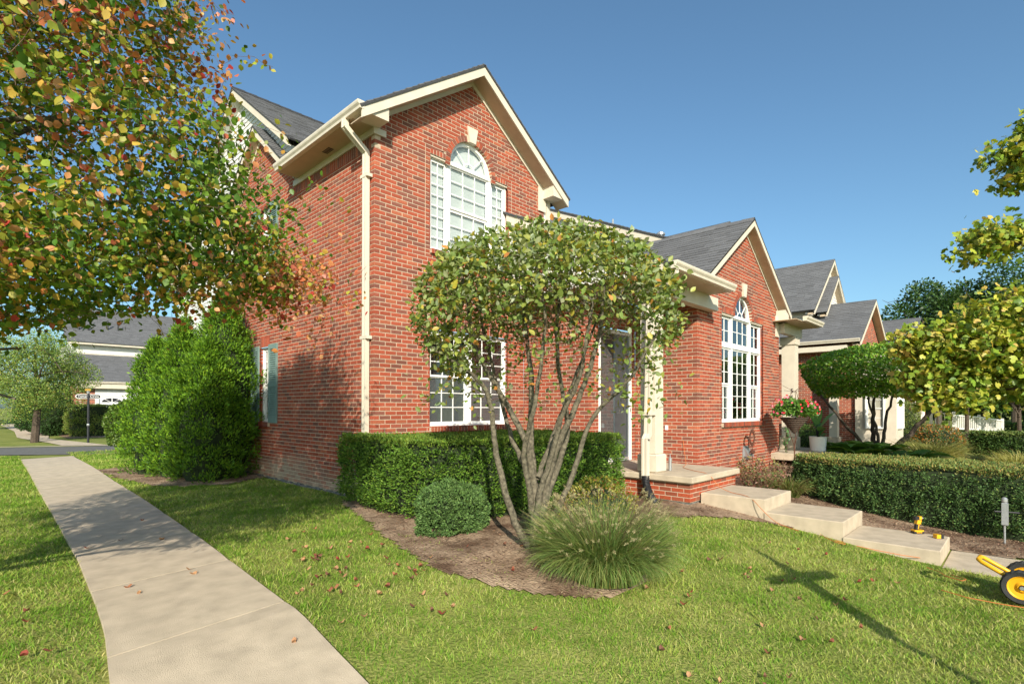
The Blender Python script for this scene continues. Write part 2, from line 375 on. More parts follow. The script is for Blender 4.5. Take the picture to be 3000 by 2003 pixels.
# ------------------------------------------------------------------ windows
def bar(T, mb, u0, u1, d0, d1, z0, z1, col=(1, 1, 1)):
    q = [(u0, z0), (u1, z0), (u1, z1), (u0, z1)]
    mb.add([T(u, d0, z) for u, z in q] + [T(u, d1, z) for u, z in q], [(0, 3, 2, 1), (4, 5, 6, 7)] + [(k, (k + 1) % 4, 4 + (k + 1) % 4, 4 + k) for k in range(4)], col)
def sash(T, win, u0, u1, z0, z1, d, cols, rows, fr=0.035, blind=None, screen=False, fw_=0.03):
    """one sash inside window part win: frame bars, muntins, panes"""
    f = MB(); bar(T, f, u0, u1, d - .03, d, z0, z0 + fr); bar(T, f, u0, u1, d - .03, d, z1 - fr, z1)
    bar(T, f, u0, u0 + fr, d - .03, d, z0 + fr, z1 - fr); bar(T, f, u1 - fr, u1, d - .03, d, z0 + fr, z1 - fr); f.build('sash_frame', M['vinyl'], win)
    a0, a1, c0, c1 = u0 + fr, u1 - fr, z0 + fr, z1 - fr; g = 0.0075
    for i in range(1, cols): u = a0 + (a1 - a0) * i / cols; mb = MB(); bar(T, mb, u - g, u + g, d - .022, d - .008, c0, c1); mb.build('muntin', M['vinyl'], win)
    for j in range(1, rows):
        z = c0 + (c1 - c0) * j / rows; mb = MB(); bar(T, mb, a0, a1, d - .0215, d - .0085, z - g, z + g); mb.build('muntin', M['vinyl'], win)
    for i in range(cols):
        for j in range(rows):
            p0, p1 = a0 + (a1 - a0) * i / cols + g * (i > 0), a0 + (a1 - a0) * (i + 1) / cols - g * (i < cols - 1); q0, q1 = c0 + (c1 - c0) * j / rows + g * (j > 0), c0 + (c1 - c0) * (j + 1) / rows - g * (j < rows - 1)
            mb = MB(); mb.add([T(p0, d - .016, q0), T(p1, d - .016, q0), T(p1, d - .016, q1), T(p0, d - .016, q1)], [(0, 1, 2, 3)]); mb.build('pane', M['glass'], win)
    if screen:
        mb = MB(); bar(T, mb, a0 + .01, a1 - .01, d - .027, d - .0225, c0, c1); mb.build('insect_screen', M['screen'], win)
    if blind:
        mb = MB(); k = int((c1 - c0) / 0.045)
        for j in range(k):
            z = c0 + (c1 - c0) * (j + .5) / k
            mb.add([T(a0, d - .052, z - .026), T(a1, d - .052, z - .026), T(a1, d - .040, z + .026), T(a0, d - .040, z + .026)], [(0, 1, 2, 3)])
        mb.build('blind', M['blind'], win, kind='stuff')
def frame_rect(T, mb, u0, u1, z0, z1, d0, d1, w):
    bar(T, mb, u0, u1, d0, d1, z0, z0 + w); bar(T, mb, u0, u1, d0, d1, z1 - w, z1)
    bar(T, mb, u0, u0 + w, d0, d1, z0 + w, z1 - w); bar(T, mb, u1 - w, u1, d0, d1, z0 + w, z1 - w)
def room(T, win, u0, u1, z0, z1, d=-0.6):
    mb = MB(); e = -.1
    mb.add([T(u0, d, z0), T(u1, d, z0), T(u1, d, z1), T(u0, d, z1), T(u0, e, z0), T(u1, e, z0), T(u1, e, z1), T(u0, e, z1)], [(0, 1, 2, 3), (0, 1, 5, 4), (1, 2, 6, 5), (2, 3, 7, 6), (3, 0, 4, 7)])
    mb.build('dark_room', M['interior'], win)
def arch_light(T, win, uc, zc, r, d):
    """half-round light: frame ring, hub, spokes, glass"""
    mb = MB(); n = 24
    for (ra, rb, d0, d1) in ((r - .06, r, d - .05, d + .012), (.13, .15, d - .022, d - .008)):
        for i in range(n):
            t0, t1 = math.pi * i / n, math.pi * (i + 1) / n
            q = [(uc + math.cos(t) * k, zc + math.sin(t) * k) for t, k in ((t0, ra), (t0, rb), (t1, rb), (t1, ra))]
            mb.add([T(u, d0, z) for u, z in q] + [T(u, d1, z) for u, z in q], [(4, 5, 6, 7), (0, 1, 5, 4), (1, 2, 6, 5), (2, 3, 7, 6), (3, 0, 4, 7)])
    mb.build('arch_frame', M['vinyl'], win)
    for t in (math.pi / 4, math.pi / 2, 3 * math.pi / 4):
        c, s = math.cos(t), math.sin(t); g = .0075
        mb = MB(); q = [(uc + c * .145 - s * g, zc + s * .145 + c * g), (uc + c * (r - .05) - s * g, zc + s * (r - .05) + c * g), (uc + c * (r - .05) + s * g, zc + s * (r - .05) - c * g), (uc + c * .145 + s * g, zc + s * .145 - c * g)]
        mb.add([T(u, d - .022, z) for u, z in q] + [T(u, d - .007, z) for u, z in q], [(4, 5, 6, 7), (0, 1, 5, 4), (1, 2, 6, 5), (2, 3, 7, 6), (3, 0, 4, 7)]); mb.build('muntin', M['vinyl'], win)
    for i in range(4):
        t0, t1 = math.pi / 4 * i, math.pi / 4 * (i + 1); k = 6
        pts = [T(uc + math.cos(t0 + (t1 - t0) * j / k) * (r - .055), d - .016, zc + math.sin(t0 + (t1 - t0) * j / k) * (r - .055)) for j in range(k + 1)]
        MB().add([T(uc, d - .016, zc)] + pts, [tuple(range(k + 2))]).build('pane', M['glass'], win)
# ------------------------------------------------------------------ roofs and siding
def shingle_col():
    v = rnd.choice([.125, .135, .145]) * rnd.uniform(.93, 1.07); return (v, v, v * 1.04)
def roof_plane(O, U, S, W, L, pieces, under, clip=None, expo=0.14, tab=0.33, imp=True):
    """O corner at eave; U unit along eave; S unit up the slope; clip(u,s)->bool keep. shingles into pieces, deck into under"""
    O, U, S = Vector(O), Vector(U).normalized(), Vector(S).normalized(); N = U.cross(S)
    if N.z < 0: N = -N
    rows = int(L / expo)
    for r in range(rows + 1):
        s0 = r * expo; s1 = min(L, s0 + expo + .02); u = -rnd.uniform(0, tab)
        while u < W:
            w = tab * rnd.choice([.6, .8, 1, 1, 1.2]); a = max(u, 0); b = min(u + w - .004, W); u += w
            if b - a < .02: continue
            if clip and not clip((a + b) / 2, (s0 + s1) / 2): continue
            t = .016 + rnd.choice([0, 0, .006])
            vs = [O + U * a + S * s0 + N * .002, O + U * b + S * s0 + N * .002, O + U * b + S * s1 + N * .002, O + U * a + S * s1 + N * .002,
                  O + U * a + S * s0 + N * t, O + U * b + S * s0 + N * t, O + U * b + S * s1 + N * .006, O + U * a + S * s1 + N * .006]
            pieces.append((vs, [(4, 5, 6, 7), (0, 1, 5, 4), (1, 2, 6, 5), (3, 0, 4, 7)], shingle_col(), cam_size(vs[0], N, (b - a) * expo) if imp else 0))
def siding_wall(T, N, u_iv, z0, z1, m, parent, expo=0.11):
    """lap siding boards; u_iv(z)->(a,b) or None"""
    n = int((z1 - z0) / expo)
    for i in range(n):
        za = z0 + i * expo; zb = za + expo; A = u_iv(za + .01); B = u_iv(zb - .01)
        if not A: continue
        if not B: B = ((A[0] + A[1]) / 2 - .01, (A[0] + A[1]) / 2 + .01)
        mb = MB(); mb.add([T(A[0], .018, za), T(A[1], .018, za), T(B[1], .004, zb + .004), T(B[0], .004, zb + .004), T(A[0], 0, za), T(A[1], 0, za)], [(0, 1, 2, 3), (0, 4, 5, 1)])
        mb.build('siding_board', m, parent)
def mkT(O, U, N):
    O, U, N = Vector(O), Vector(U), Vector(N)
    return lambda u, d, z: tuple(O + U * u + N * d + Vector((0, 0, z)))
def gutter_run(a, b, out, mb, h=0.11, w=0.11):
    """K-style gutter along a->b (top edge height), out = outward unit vector"""
    a, b, out = Vector(a), Vector(b), Vector(out)
    prof = [(0, 0), (w, 0), (w, -.022), (w * .93, -.045), (w * .72, -.075), (w * .66, -h), (0, -h)]
    pa = [a + out * p + Vector((0, 0, q)) for p, q in prof]; pb = [b + out * p + Vector((0, 0, q)) for p, q in prof]
    n = len(prof); mb.add([*map(tuple, pa), *map(tuple, pb)], [tuple(range(n)), tuple(range(n, 2 * n))[::-1]] + [(i, n + i, n + (i + 1) % n, (i + 1) % n) for i in range(n)])
# ------------------------------------------------------------------ THE SETTING: ground, beds, paths
def inpoly(px, py, poly):
    px = np.asarray(px); py = np.asarray(py); r = np.zeros(px.shape, bool); n = len(poly); j = n - 1
    for i in range(n):
        xi, yi = poly[i]; xj, yj = poly[j]
        with np.errstate(divide='ignore', invalid='ignore'):
            c = ((yi > py) != (yj > py)) & (px < (xj - xi) * (py - yi) / (yj - yi + 1e-12) + xi)
        r ^= c; j = i
    return r
def wiggle(x, y, k=1.0):
    return (np.sin(x * 3.1 * k + 1.3 * np.sin(y * 2.3 * k)) + np.sin(y * 4.3 * k + 2.1 + np.sin(x * 1.7 * k)) + np.sin((x + y) * 7.1 * k)) / 3
def terrain(name, xs, ys, m, dz=0.0, keep=None):
    X, Y = np.meshgrid(xs, ys); Z = ground(X, Y) + dz + 0.012 * wiggle(X, Y, .8)
    V = np.stack([X.ravel(), Y.ravel(), Z.ravel()], 1); nx, ny = len(xs), len(ys)
    i, j = np.meshgrid(np.arange(nx - 1), np.arange(ny - 1)); a = (j * nx + i).ravel()
    F = np.stack([a, a + 1, a + 1 + nx, a + nx], 1)
    if keep is not None:
        cx = V[F].mean(1); F = F[keep(cx[:, 0], cx[:, 1])]
        u, inv = np.unique(F, return_inverse=True); V = V[u]; F = inv.reshape(F.shape)
    return np_mesh(name, V, F, m, kind='structure', smooth=True)
gx = np.concatenate([[-900, -300, -120, -60, -30], np.arange(-15, 20, .25), [22, 26, 32, 40, 60, 120, 300, 900]])
gy = np.concatenate([[-900, -300, -120, -60, -30], np.arange(-14, 12, .25), np.arange(12, 40, 1.0), [45, 60, 120, 300, 900]])
terrain('lawn', gx, gy, M['lawn'], -0.012)
bed_front = [(-.35, .4), (-.75, -1.0), (-1.02, -1.79), (-1.17, -2.49), (-1.40, -3.3), (-1.33, -3.77), (-1.12, -4.25), (-.75, -4.60), (-.30, -4.74), (.12, -4.62), (.38, -4.30), (.75, -3.85), (1.5, -3.6), (2.3, -3.75), (2.9, -4.05), (3.30, -4.6), (3.45, -5.0), (3.7, -4.4), (3.7, -3.0), (3.0, .4)]
bed_side = [(-2.2, 8.6), (-2.15, 6.6), (-1.9, 4.7), (-1.55, 4.0), (-.9, 3.65), (-.2, 3.95), (.02, 4.0), (.02, 8.6)]
bed_right = [(4.2, -3.0), (6.2, -2.7), (11, -2.7), (13, -3.2), (12, -4.2), (9, -4.3), (7.6, -4.6), (7.2, -9.5), (4.42, -9.5), (4.42, -6.2), (4.55, -5), (4.55, -3.7)]
bed_unit = [(9.8, -5.4), (16.5, -5.6), (18.5, -3.2), (16.5, -2.2), (13, -2.2), (10.9, -4.0)]
bed_garage = [(-.8, 30), (-.6, 27.2), (.6, 26.8), (1.4, 29), (1.4, 33), (-1.0, 34)]
beds = [bed_front, bed_side, bed_right, bed_unit, bed_garage]
def grid(poly, st): 
    a = np.array(poly); return np.arange(a[:, 0].min() - st, a[:, 0].max() + st, st), np.arange(a[:, 1].min() - st, a[:, 1].max() + st, st)
for b, st, dz in ((bed_front, .06, .006), (bed_side, .1, .006), (bed_right, .1, .0065), (bed_unit, .2, .007), (bed_garage, .3, .006)):
    xs, ys = grid(b, st); o = terrain('mulch_bed', xs, ys, M['dirt'], dz, lambda x, y, b=b: inpoly(x + .05 * wiggle(x, y, 3), y + .05 * wiggle(y, x, 3), b))
    o['label'] = 'bare brown soil and bark mulch'
# side path: curved concrete walk in slabs with recessed joints
wl_ = [(-4.0, -6.2), (-3.88, -4.3), (-3.83, -3.57), (-3.73, -2.75), (-3.68, -2.05), (-3.60, -.5), (-3.50, 2.8), (-3.40, 6.5), (-3.16, 14.0), (-3.1, 15.6)]
wr_ = [(-2.86, -6.2), (-2.77, -4.7), (-2.74, -4.07), (-2.70, -3.55), (-2.68, -2.95), (-2.54, -.75), (-2.46, .95), (-2.38, 2.75), (-2.28, 5.9), (-1.95, 14.0), (-1.9, 14.6)]
def lerp_line(L, t):
    a = np.array(L); d = np.r_[0, np.cumsum(np.hypot(*np.diff(a, axis=0).T))]; d /= d[-1]
    return np.array([np.interp(t, d, a[:, 0]), np.interp(t, d, a[:, 1])]).T
path = empty('side_path', (-3.2, 0, -1.1)); path['kind'] = 'structure'; path['label'] = 'curved concrete sidewalk along the brick end wall'
def smooth_pt(L, y): a = np.array(L); return float(np.interp(y, a[:, 1], a[:, 0]))
ybrk = [-6.2, -4.75, -3.22, -1.72, -.2, 1.3, 2.8, 4.3, 5.8, 7.3, 8.8, 10.3, 11.8, 13.3, 14.7]
for k in range(len(ybrk) - 1):
    ya, yb = ybrk[k] + .009, ybrk[k + 1] - .009; mb = MB(); n = 8; tl = []
    for i in range(n + 1):
        y = ya + (yb - ya) * i / n; xl, xr = smooth_pt(wl_, y), smooth_pt(wr_, y); sk = .12 * (1 if k < 6 else .3)
        for q in range(5): x = xl + (xr - xl) * q / 4; yy = y + (q / 4 - .5) * sk; tl.append((x, yy, gz(x, yy) + .022 - (.007 if i in (0, n) else 0)))
    fs = [(i * 5 + q, i * 5 + q + 1, (i + 1) * 5 + q + 1, (i + 1) * 5 + q) for i in range(n) for q in range(4)]
    base = len(tl); ring = [q for q in range(5)] + [i * 5 + 4 for i in range(1, n + 1)] + [n * 5 + q for q in range(3, -1, -1)] + [i * 5 for i in range(n - 1, 0, -1)]
    low = [(tl[i][0], tl[i][1], tl[i][2] - .09) for i in ring]
    for i in range(len(ring)): j = (i + 1) % len(ring); fs.append((ring[j], ring[i], base + i, base + j))
    mb.add(tl + low, fs); mb.build('sidewalk_slab', M['concrete'], path)
# road at the far left with a light kerb, and the walk beyond it
def strip(name, pts_l, pts_r, m, dz, n=30, thick=0.0):
    a = lerp_line(pts_l, np.linspace(0, 1, n)); b = lerp_line(pts_r, np.linspace(0, 1, n)); V = []; F = []
    for i in range(n):
        for q in range(4): p = a[i] + (b[i] - a[i]) * q / 3; V.append((p[0], p[1], gz(p[0], p[1]) + dz))
    for i in range(n - 1):
        for q in range(3): F.append((i * 4 + q, i * 4 + q + 1, (i + 1) * 4 + q + 1, (i + 1) * 4 + q))
    return np_mesh(name, V, F, m, kind='structure')
strip('road', [(-40, 58), (-3.5, 17.5), (-.9, 14.5), (6, 7.9)], [(-33, 58), (-3.3, 21.8), (-.1, 19.0), (10, 10.2)], M['asphalt'], .006)
strip('kerb', [(-33, 58.3), (-3.3, 21.8), (-.1, 19.0), (10, 10.2)], [(-32.5, 58.6), (-3.2, 22.1), (0.0, 19.3), (10.2, 10.5)], M['concrete'], .03)
strip('path', [(-1.55, 21.0), (-1.75, 24), (-2.4, 30), (-2.0, 40), (-2.0, 60)], [(-.25, 19.6), (-.75, 23.2), (-1.4, 27.5), (-1.0, 32), (-.9, 60)], M['concrete'], .022)
strip('driveway', [(.2, 19.2), (1.3, 34.0)], [(1.9, 17.6), (4.2, 34.0)], M['concrete'], .018, 8)
# front walk beyond the steps, and the next unit's path
walk = empty('front_walk', (3.9, -8, -1.41)); walk['kind'] = 'structure'; walk['label'] = 'flat concrete walk beyond the steps'
for ya, yb in ((-6.5, -7.95), (-7.97, -9.4), (-9.42, -10.9), (-10.92, -12.4)):
    MB().bbox((3.36, ya, -1.55), (4.40, yb, -1.412), .008).build('walk_slab', M['concrete'], walk)
strip('next_path', [(9.9, -4.0), (12.2, -5.3), (16, -6.6), (26, -8.6)], [(9.2, -4.5), (11.8, -6.1), (15.4, -7.6), (26, -9.8)], M['concrete'], .03)
# ------------------------------------------------------------------ THE BRICK TOWNHOUSE
H = empty('brick_townhouse', (0, 0, -1.05), 'red brick end townhouse with cream trim, two street gables and arched windows', 'house', 'row of brick townhouses')
BX, BY, BW, W1 = 4.935, -2.883, 4.407, 3.99
Tf = mkT((0, 0, 0), (1, 0, 0), (0, -1, 0)); Ts = mkT((0, 0, 0), (0, 1, 0), (-1, 0, 0))
Tv = mkT((3.381, -1.585, 0), (0, 1, 0), (-1, 0, 0)); Td = mkT((3.381, -1.585, 0), (1, 0, 0), (0, -1, 0))
T2s = mkT((BX, BY, 0), (0, 1, 0), (-1, 0, 0)); T2 = mkT((BX, BY, 0), (1, 0, 0), (0, -1, 0))
Nf, Ns = Vector((0, -1, 0)), Vector((-1, 0, 0))
bricks = []; mort = MB()
ZR1, SL1, XC1 = 6.45, 0.70, 1.995
def gable_iv(z, w, zr, sl, xc, drop):
    a = xc - (zr - drop - z) / sl
    return (max(0, a), min(w, 2 * xc - a)) if a < xc - .02 else None
ops1 = [rect_op(1.067, 2.925, .067, 1.72), rect_op(1.067, 2.925, 3.05, 4.674), arch_op(1.996, 4.674, .50 + .10), rect_op(1.45, 2.54, 4.60, 4.675), rect_op(1.067, 2.925, 1.72, 1.93), rect_op(1.067, 2.925, -.08, .067), rect_op(1.067, 2.925, 2.98, 3.05), rect_op(1.067, 1.40, 4.674, 4.775), rect_op(2.592, 2.925, 4.674, 4.775)]
def al1(z):
    w = 3.381 if z < 3.9 else W1
    b = gable_iv(z, w, ZR1, SL1, XC1, .22)
    return cut_open(b, z, ops1) if b else []
brick_wall(Tf, Nf, -17, 93, al1, None, None, bricks, mort, cuts=[(.965, 2.9, 4.75), (3.03, 2.9, 4.75)]) if False else None
lo_own = {1: .0965}
def bw(T, N, n0, n1, al, flip, cuts=(), colf=brick_col):
    if flip:  # shift the bond by half a brick: mirror of the parity
        def T2_(u, d, z, T=T): return T(u, d, z)
        global U4
        pcs = []
        # rows handled with swapped parity through a z-shifted allowed function
        brick_wall(lambda u, d, z: T(u, d, z - CR), N, n0 + 1, n1 + 1, lambda z: al(z - CR), lo_own, None, bricks, mort, cuts=[(c, a + CR, b + CR) for c, a, b in cuts], colf=colf)
    else: brick_wall(T, N, n0, n1, al, lo_own, None, bricks, mort, cuts=cuts, colf=colf)
bw(Tf, Nf, -17, 93, al1, False, cuts=[(.965, 2.9, 4.75), (3.03, 2.9, 4.75)])
# soldier and rowlock courses of the front wall
for a, b, z0, z1 in ((1.067, 1.40, 4.674, 4.775), (2.592, 2.925, 4.674, 4.775), (1.067, 2.925, 1.72, 1.93)):
    soldier(Tf, Nf, a, b, z0, z1, bricks); mort.add([Tf(a, -.0047, z0), Tf(b, -.0047, z0), Tf(b, -.0047, z1), Tf(a, -.0047, z1)], [(0, 1, 2, 3)])
def sill_course(T, N, a, b, z0, z1, proud=.05):
    n = round((b - a) / CR); s = (b - a) / n
    for i in range(n):
        vs, fs = hexbrick(T, a + i * s + .004, a + (i + 1) * s - .004, a + i * s + .004, a + (i + 1) * s - .004, z0, z1, .09, dd=proud)
        vs[6] = vs[6][:2] + (vs[6][2] + .012,); vs[7] = vs[7][:2] + (vs[7][2] + .012,)
        bricks.append((vs, fs, tuple(k * .85 for k in brick_col()), cam_size(Vector(vs[0]), N, s * (z1 - z0))))
    bar(T, mort, a - .004, b + .004, -.05, proud - .006, z0 + .004, z1 - .006)
sill_course(Tf, Nf, 1.062, 2.93, -.012, .072); mort.add([Tf(1.067, -.0047, -.08), Tf(2.925, -.0047, -.08), Tf(2.925, -.0047, 0), Tf(1.067, -.0047, 0)], [(0, 1, 2, 3)])
soldier(Tf, Nf, 1.067, 2.925, -.08, -.012, bricks, step=.2032)
sill_course(Tf, Nf, 1.062, 2.93, 2.985, 3.055)
arch_ring(Tf, Nf, 1.996, 4.674, .50, .60, bricks, mort, n=23, key=3)
for a, b in ((1.40, 1.5), (2.49, 2.592)): mort.add([Tf(a, -.0049, 4.60), Tf(b, -.0049, 4.60), Tf(b, -.0049, 4.78), Tf(a, -.0049, 4.78)], [(0, 1, 2, 3)])
soldier(Tf, Nf, 1.395, 1.50, 4.605, 4.674, bricks, step=.1); soldier(Tf, Nf, 2.49, 2.60, 4.605, 4.674, bricks, step=.1)
# side wall
def col_side(z=0): 
    return brick_col()
ZB, YB, SLB = 6.15, 4.45, 0.80
ops_s = [rect_op(3.98, 4.49, -.03, 1.86), rect_op(3.98, 4.49, 2.95, 4.62)]
def al_s(z):
    if z < 4.42: b = (0, 6.08)
    elif z < 4.86: b = (2.86, 6.08)
    else:
        h = (ZB - z) / SLB; b = (max(2.86, YB - h), min(6.08, YB + h)) if h > .03 else None
    return cut_open(b, z, ops_s) if b else []
n_before = len(bricks)
bw(Ts, Ns, -15, 91, al_s, True)
for i in range(n_before, len(bricks)):     # white mineral bloom on the lowest courses
    vs, fs, c, imp = bricks[i]; z = vs[0][2]; y = vs[0][1]
    f = min(1, max(0, (-.55 - z) / .35 + .35 * math.sin(y * 1.7 + z * 5))) * rnd.uniform(.5, 1)
    c = tuple(a * (1 - f) + b * f for a, b in zip(c, (.36, .27, .19))); bricks[i] = (vs, fs, c, imp)
soldier(Ts, Ns, 0.1, 2.86, 4.42, 4.62, bricks); mort.add([Ts(0, -.0047, 4.42), Ts(2.86, -.0047, 4.42), Ts(2.86, -.0047, 4.9), Ts(0, -.0047, 4.9)], [(0, 1, 2, 3)])
soldier(Ts, Ns, 3.98, 4.49, 1.65, 1.86, bricks); mort.add([Ts(3.98, -.0047, 1.65), Ts(4.49, -.0047, 1.65), Ts(4.49, -.0047, 1.86), Ts(3.98, -.0047, 1.86)], [(0, 1, 2, 3)])
sill_course(Ts, Ns, 3.96, 4.51, .0, .085); mort.add([Ts(3.98, -.0047, -.03), Ts(4.49, -.0047, -.03), Ts(4.49, -.0047, .01), Ts(3.98, -.0047, .01)], [(0, 1, 2, 3)])
sill_course(Ts, Ns, 3.96, 4.51, 2.95, 3.03); soldier(Ts, Ns, 3.98, 4.49, 4.55, 4.62, bricks)
# entry vestibule, door wall, second gable block
def al_v(z): return [(0, 1.585)] if z < 3.3 + 0 else []
bw(Tv, Ns, -10, 44, lambda z: [(0, 1.585)], False)
def al_d(z): return cut_open((0, 1.554), z, [rect_op(.30, 1.40, -.7, 1.87)])
bw(Td, Nf, -10, 36, al_d, True)
bw(T2s, Ns, -10, 35, lambda z: [(0, 1.298)], False)
ZR2, SL2, XC2 = 4.36, 0.70, BW / 2
ops2 = [rect_op(1.07, 3.337, .10, 2.285), rect_op(1.07, 3.337, .02, .10), arch_op(XC2, 2.285, .57), rect_op(1.07, 1.62, 2.285, 2.39), rect_op(2.79, 3.337, 2.285, 2.39)]
def al2(z):
    b = gable_iv(z, BW, ZR2, SL2, XC2, .18)
    return cut_open(b, z, ops2) if b else []
bw(T2, Nf, -20, 65, al2, True, cuts=[(.965, -.2, 2.45), (3.44, -.2, 2.45)])
for a, b in ((1.07, 1.62), (2.79, 3.337)):
    soldier(T2, Nf, a, b, 2.285, 2.39, bricks); mort.add([T2(a, -.0047, 2.285), T2(b, -.0047, 2.285), T2(b, -.0047, 2.39), T2(a, -.0047, 2.39)], [(0, 1, 2, 3)])
arch_ring(T2, Nf, XC2, 2.285, .475, .575, bricks, mort, n=21, key=3)
sill_course(T2, Nf, 1.05, 3.36, .02, .105); mort.add([T2(1.07, -.0047, -.02), T2(3.337, -.0047, -.02), T2(3.337, -.0047, .05), T2(1.07, -.0047, .05)], [(0, 1, 2, 3)])
split_pieces(bricks, 'brick', M['brick'], H, 300, 'brickwork')
# wall cores behind the mortar face
for a, b in (((.014, .02, -1.3), (3.375, .12, .0)), ((.02, .014, -1.3), (.12, 6.07, -.98))): mort.box(a, b)
for T, a, b, z in ((Tf, 0, 3.381, -1.1), (Ts, 0, 6.08, -.95)): pass
# reveals of the openings
for T, u0, u1, z0, z1 in ((Tf, 1.067, 2.925, .06, 1.72), (Tf, 1.067, 2.925, 3.05, 4.674), (Ts, 3.98, 4.49, .08, 1.65), (Ts, 3.98, 4.49, 3.02, 4.55), (T2, 1.07, 3.337, .10, 2.285)):
    pass
mort.build('mortar', M['mortar'], H)
rev = []
def reveal(T, u0, u1, z0, z1, depth=.085):
    n = int((z1 - z0) / CR)
    for i in range(n):
        a, b = z0 + i * (z1 - z0) / n + .004, z0 + (i + 1) * (z1 - z0) / n - .004
        for u, s in ((u0, 1), (u1, -1)):
            vs = [T(u, -.004, a), T(u, -depth, a), T(u, -depth, b), T(u, -.004, b), T(u - s * .02, -.004, a), T(u - s * .02, -.004, b)]
            rev.append((vs, [(0, 1, 2, 3), (0, 3, 5, 4)], brick_col(), 0))
for T, u0, u1, z0, z1 in ((Tf, 1.067, 2.925, .07, 1.72), (Tf, 1.067, 2.925, 3.05, 4.60), (Ts, 3.98, 4.49, .085, 1.65), (Ts, 3.98, 4.49, 3.03, 4.55), (T2, 1.07, 3.337, .105, 2.285)): reveal(T, u0, u1, z0, z1)
split_pieces(rev, 'reveal_brick', M['brick'], H, 0, 'reveal_brickwork')
# foundation strip, rough edge
fm = MB(); xs = np.arange(0, 6.2, .12)
for i in range(len(xs) - 1):
    y = xs[i]; zt = -1.015 - .02 * abs(math.sin(y * 5)) - .012 * math.sin(y * 17); fm.box((-.03 - .008 * math.sin(y * 9), y, -1.35), (.10, y + .12, zt))
fm.build('foundation', M['foundation'], H)
MB().box((3.13, -3.60, -1.4), (4.95, -3.0, -1.06)).build('footing', M['foundation'], H)
# windows of the house
def big_window(T, uc, hw, z0, zs, ar, mull, lower_split, label, blind, screens, d=-.075, style=1):
    win = MB(); a, b = uc - hw, uc + hw
    frame_rect(T, win, a, b, z0, zs, d - .06, d + .012, .04)
    for s in (-1, 1): bar(T, win, uc + s * mull - .035, uc + s * mull + .035, d - .06, d + .02, z0 + .04, zs - (.0 if ar else .04))
    w = win.build('window', M['vinyl'], H); w['label'] = label
    room(T, w, a + .02, b - .02, z0 + .02, zs + (ar or 0))
    cl, cr = uc - mull + .035, uc + mull - .035
    if style == 1:
        for (p, q) in ((a + .04, uc - mull - .035), (uc + mull + .035, b - .04)): sash(T, w, p, q, z0 + .04, zs - .05, d, 2, 8, blind=blind)
        zm = z0 + (zs - z0) * .52
        sash(T, w, cl, cr, zm, zs - .02, d, 3, 3, blind=blind); sash(T, w, cl, cr, z0 + .04, zm, d - .025, 3, 3, blind=blind, fr=.045)
    else:
        ztr = 1.66
        mb = MB(); bar(T, mb, a + .04, b - .04, d - .05, d + .028, ztr - .04, ztr + .04); mb.build('transom_bar', M['vinyl'], w)
        for (p, q) in ((a + .04, uc - mull - .035), (uc + mull + .035, b - .04)):
            sash(T, w, p, q, ztr + .04, zs - .05, d, 2, 2); sash(T, w, p, q, .87, ztr - .04, d, 2, 3); sash(T, w, p, q, z0 + .04, .87, d - .02, 2, 3, screen=True, fr=.04)
        sash(T, w, cl, cr, ztr + .04, zs - .02, d, 3, 2); sash(T, w, cl, cr, z0 + .04, ztr - .04, d, 3, 6)
    if ar:
        arch_light(T, w, uc, zs, ar, d)
        mb = MB(); bar(T, mb, uc - ar - .01, uc + ar + .01, d - .05, d + .03, zs - .03, zs + .035); mb.build('arch_sill', M['vinyl'], w)
        if blind:
            n = 24; pts = [T(uc + math.cos(math.pi * i / n) * (ar - .03), d - .07, zs + math.sin(math.pi * i / n) * (ar - .03)) for i in range(n + 1)]
            MB().add(pts, [tuple(range(n + 1))]).build('sunburst_shade', M['blind'], w)
    # brick mould head pieces
    for (p, q) in ((a, uc - mull - .02), (uc + mull + .02, b)): mb = MB(); bar(T, mb, p, q, d - .02, -.02, zs - .03, zs - .002); mb.build('head_trim', M['trim'], w)
    return w
big_window(Tf, 1.996, .929, 3.05, 4.674, .50, .50, 0, 'upper arched window with white blinds', True, False)
big_window(T2, XC2, 1.133, .10, 2.285, .475, .50, 0, 'tall arched window reflecting trees', False, True, style=2)
lw = MB(); frame_rect(Tf, lw, 1.067, 2.925, .07, 1.72, -.135, -.063, .04); bar(Tf, lw, 1.955, 2.037, -.135, -.055, .11, 1.68)
lw = lw.build('window', M['vinyl'], H); lw['label'] = 'ground floor double window with grey screens'; room(Tf, lw, 1.09, 2.9, .09, 1.7)
for a, b in ((1.107, 1.955), (2.037, 2.885)):
    sash(Tf, lw, a, b, .92, 1.68, -.075, 3, 3); sash(Tf, lw, a, b, .11, .94, -.10, 3, 3, screen=True, fr=.04)
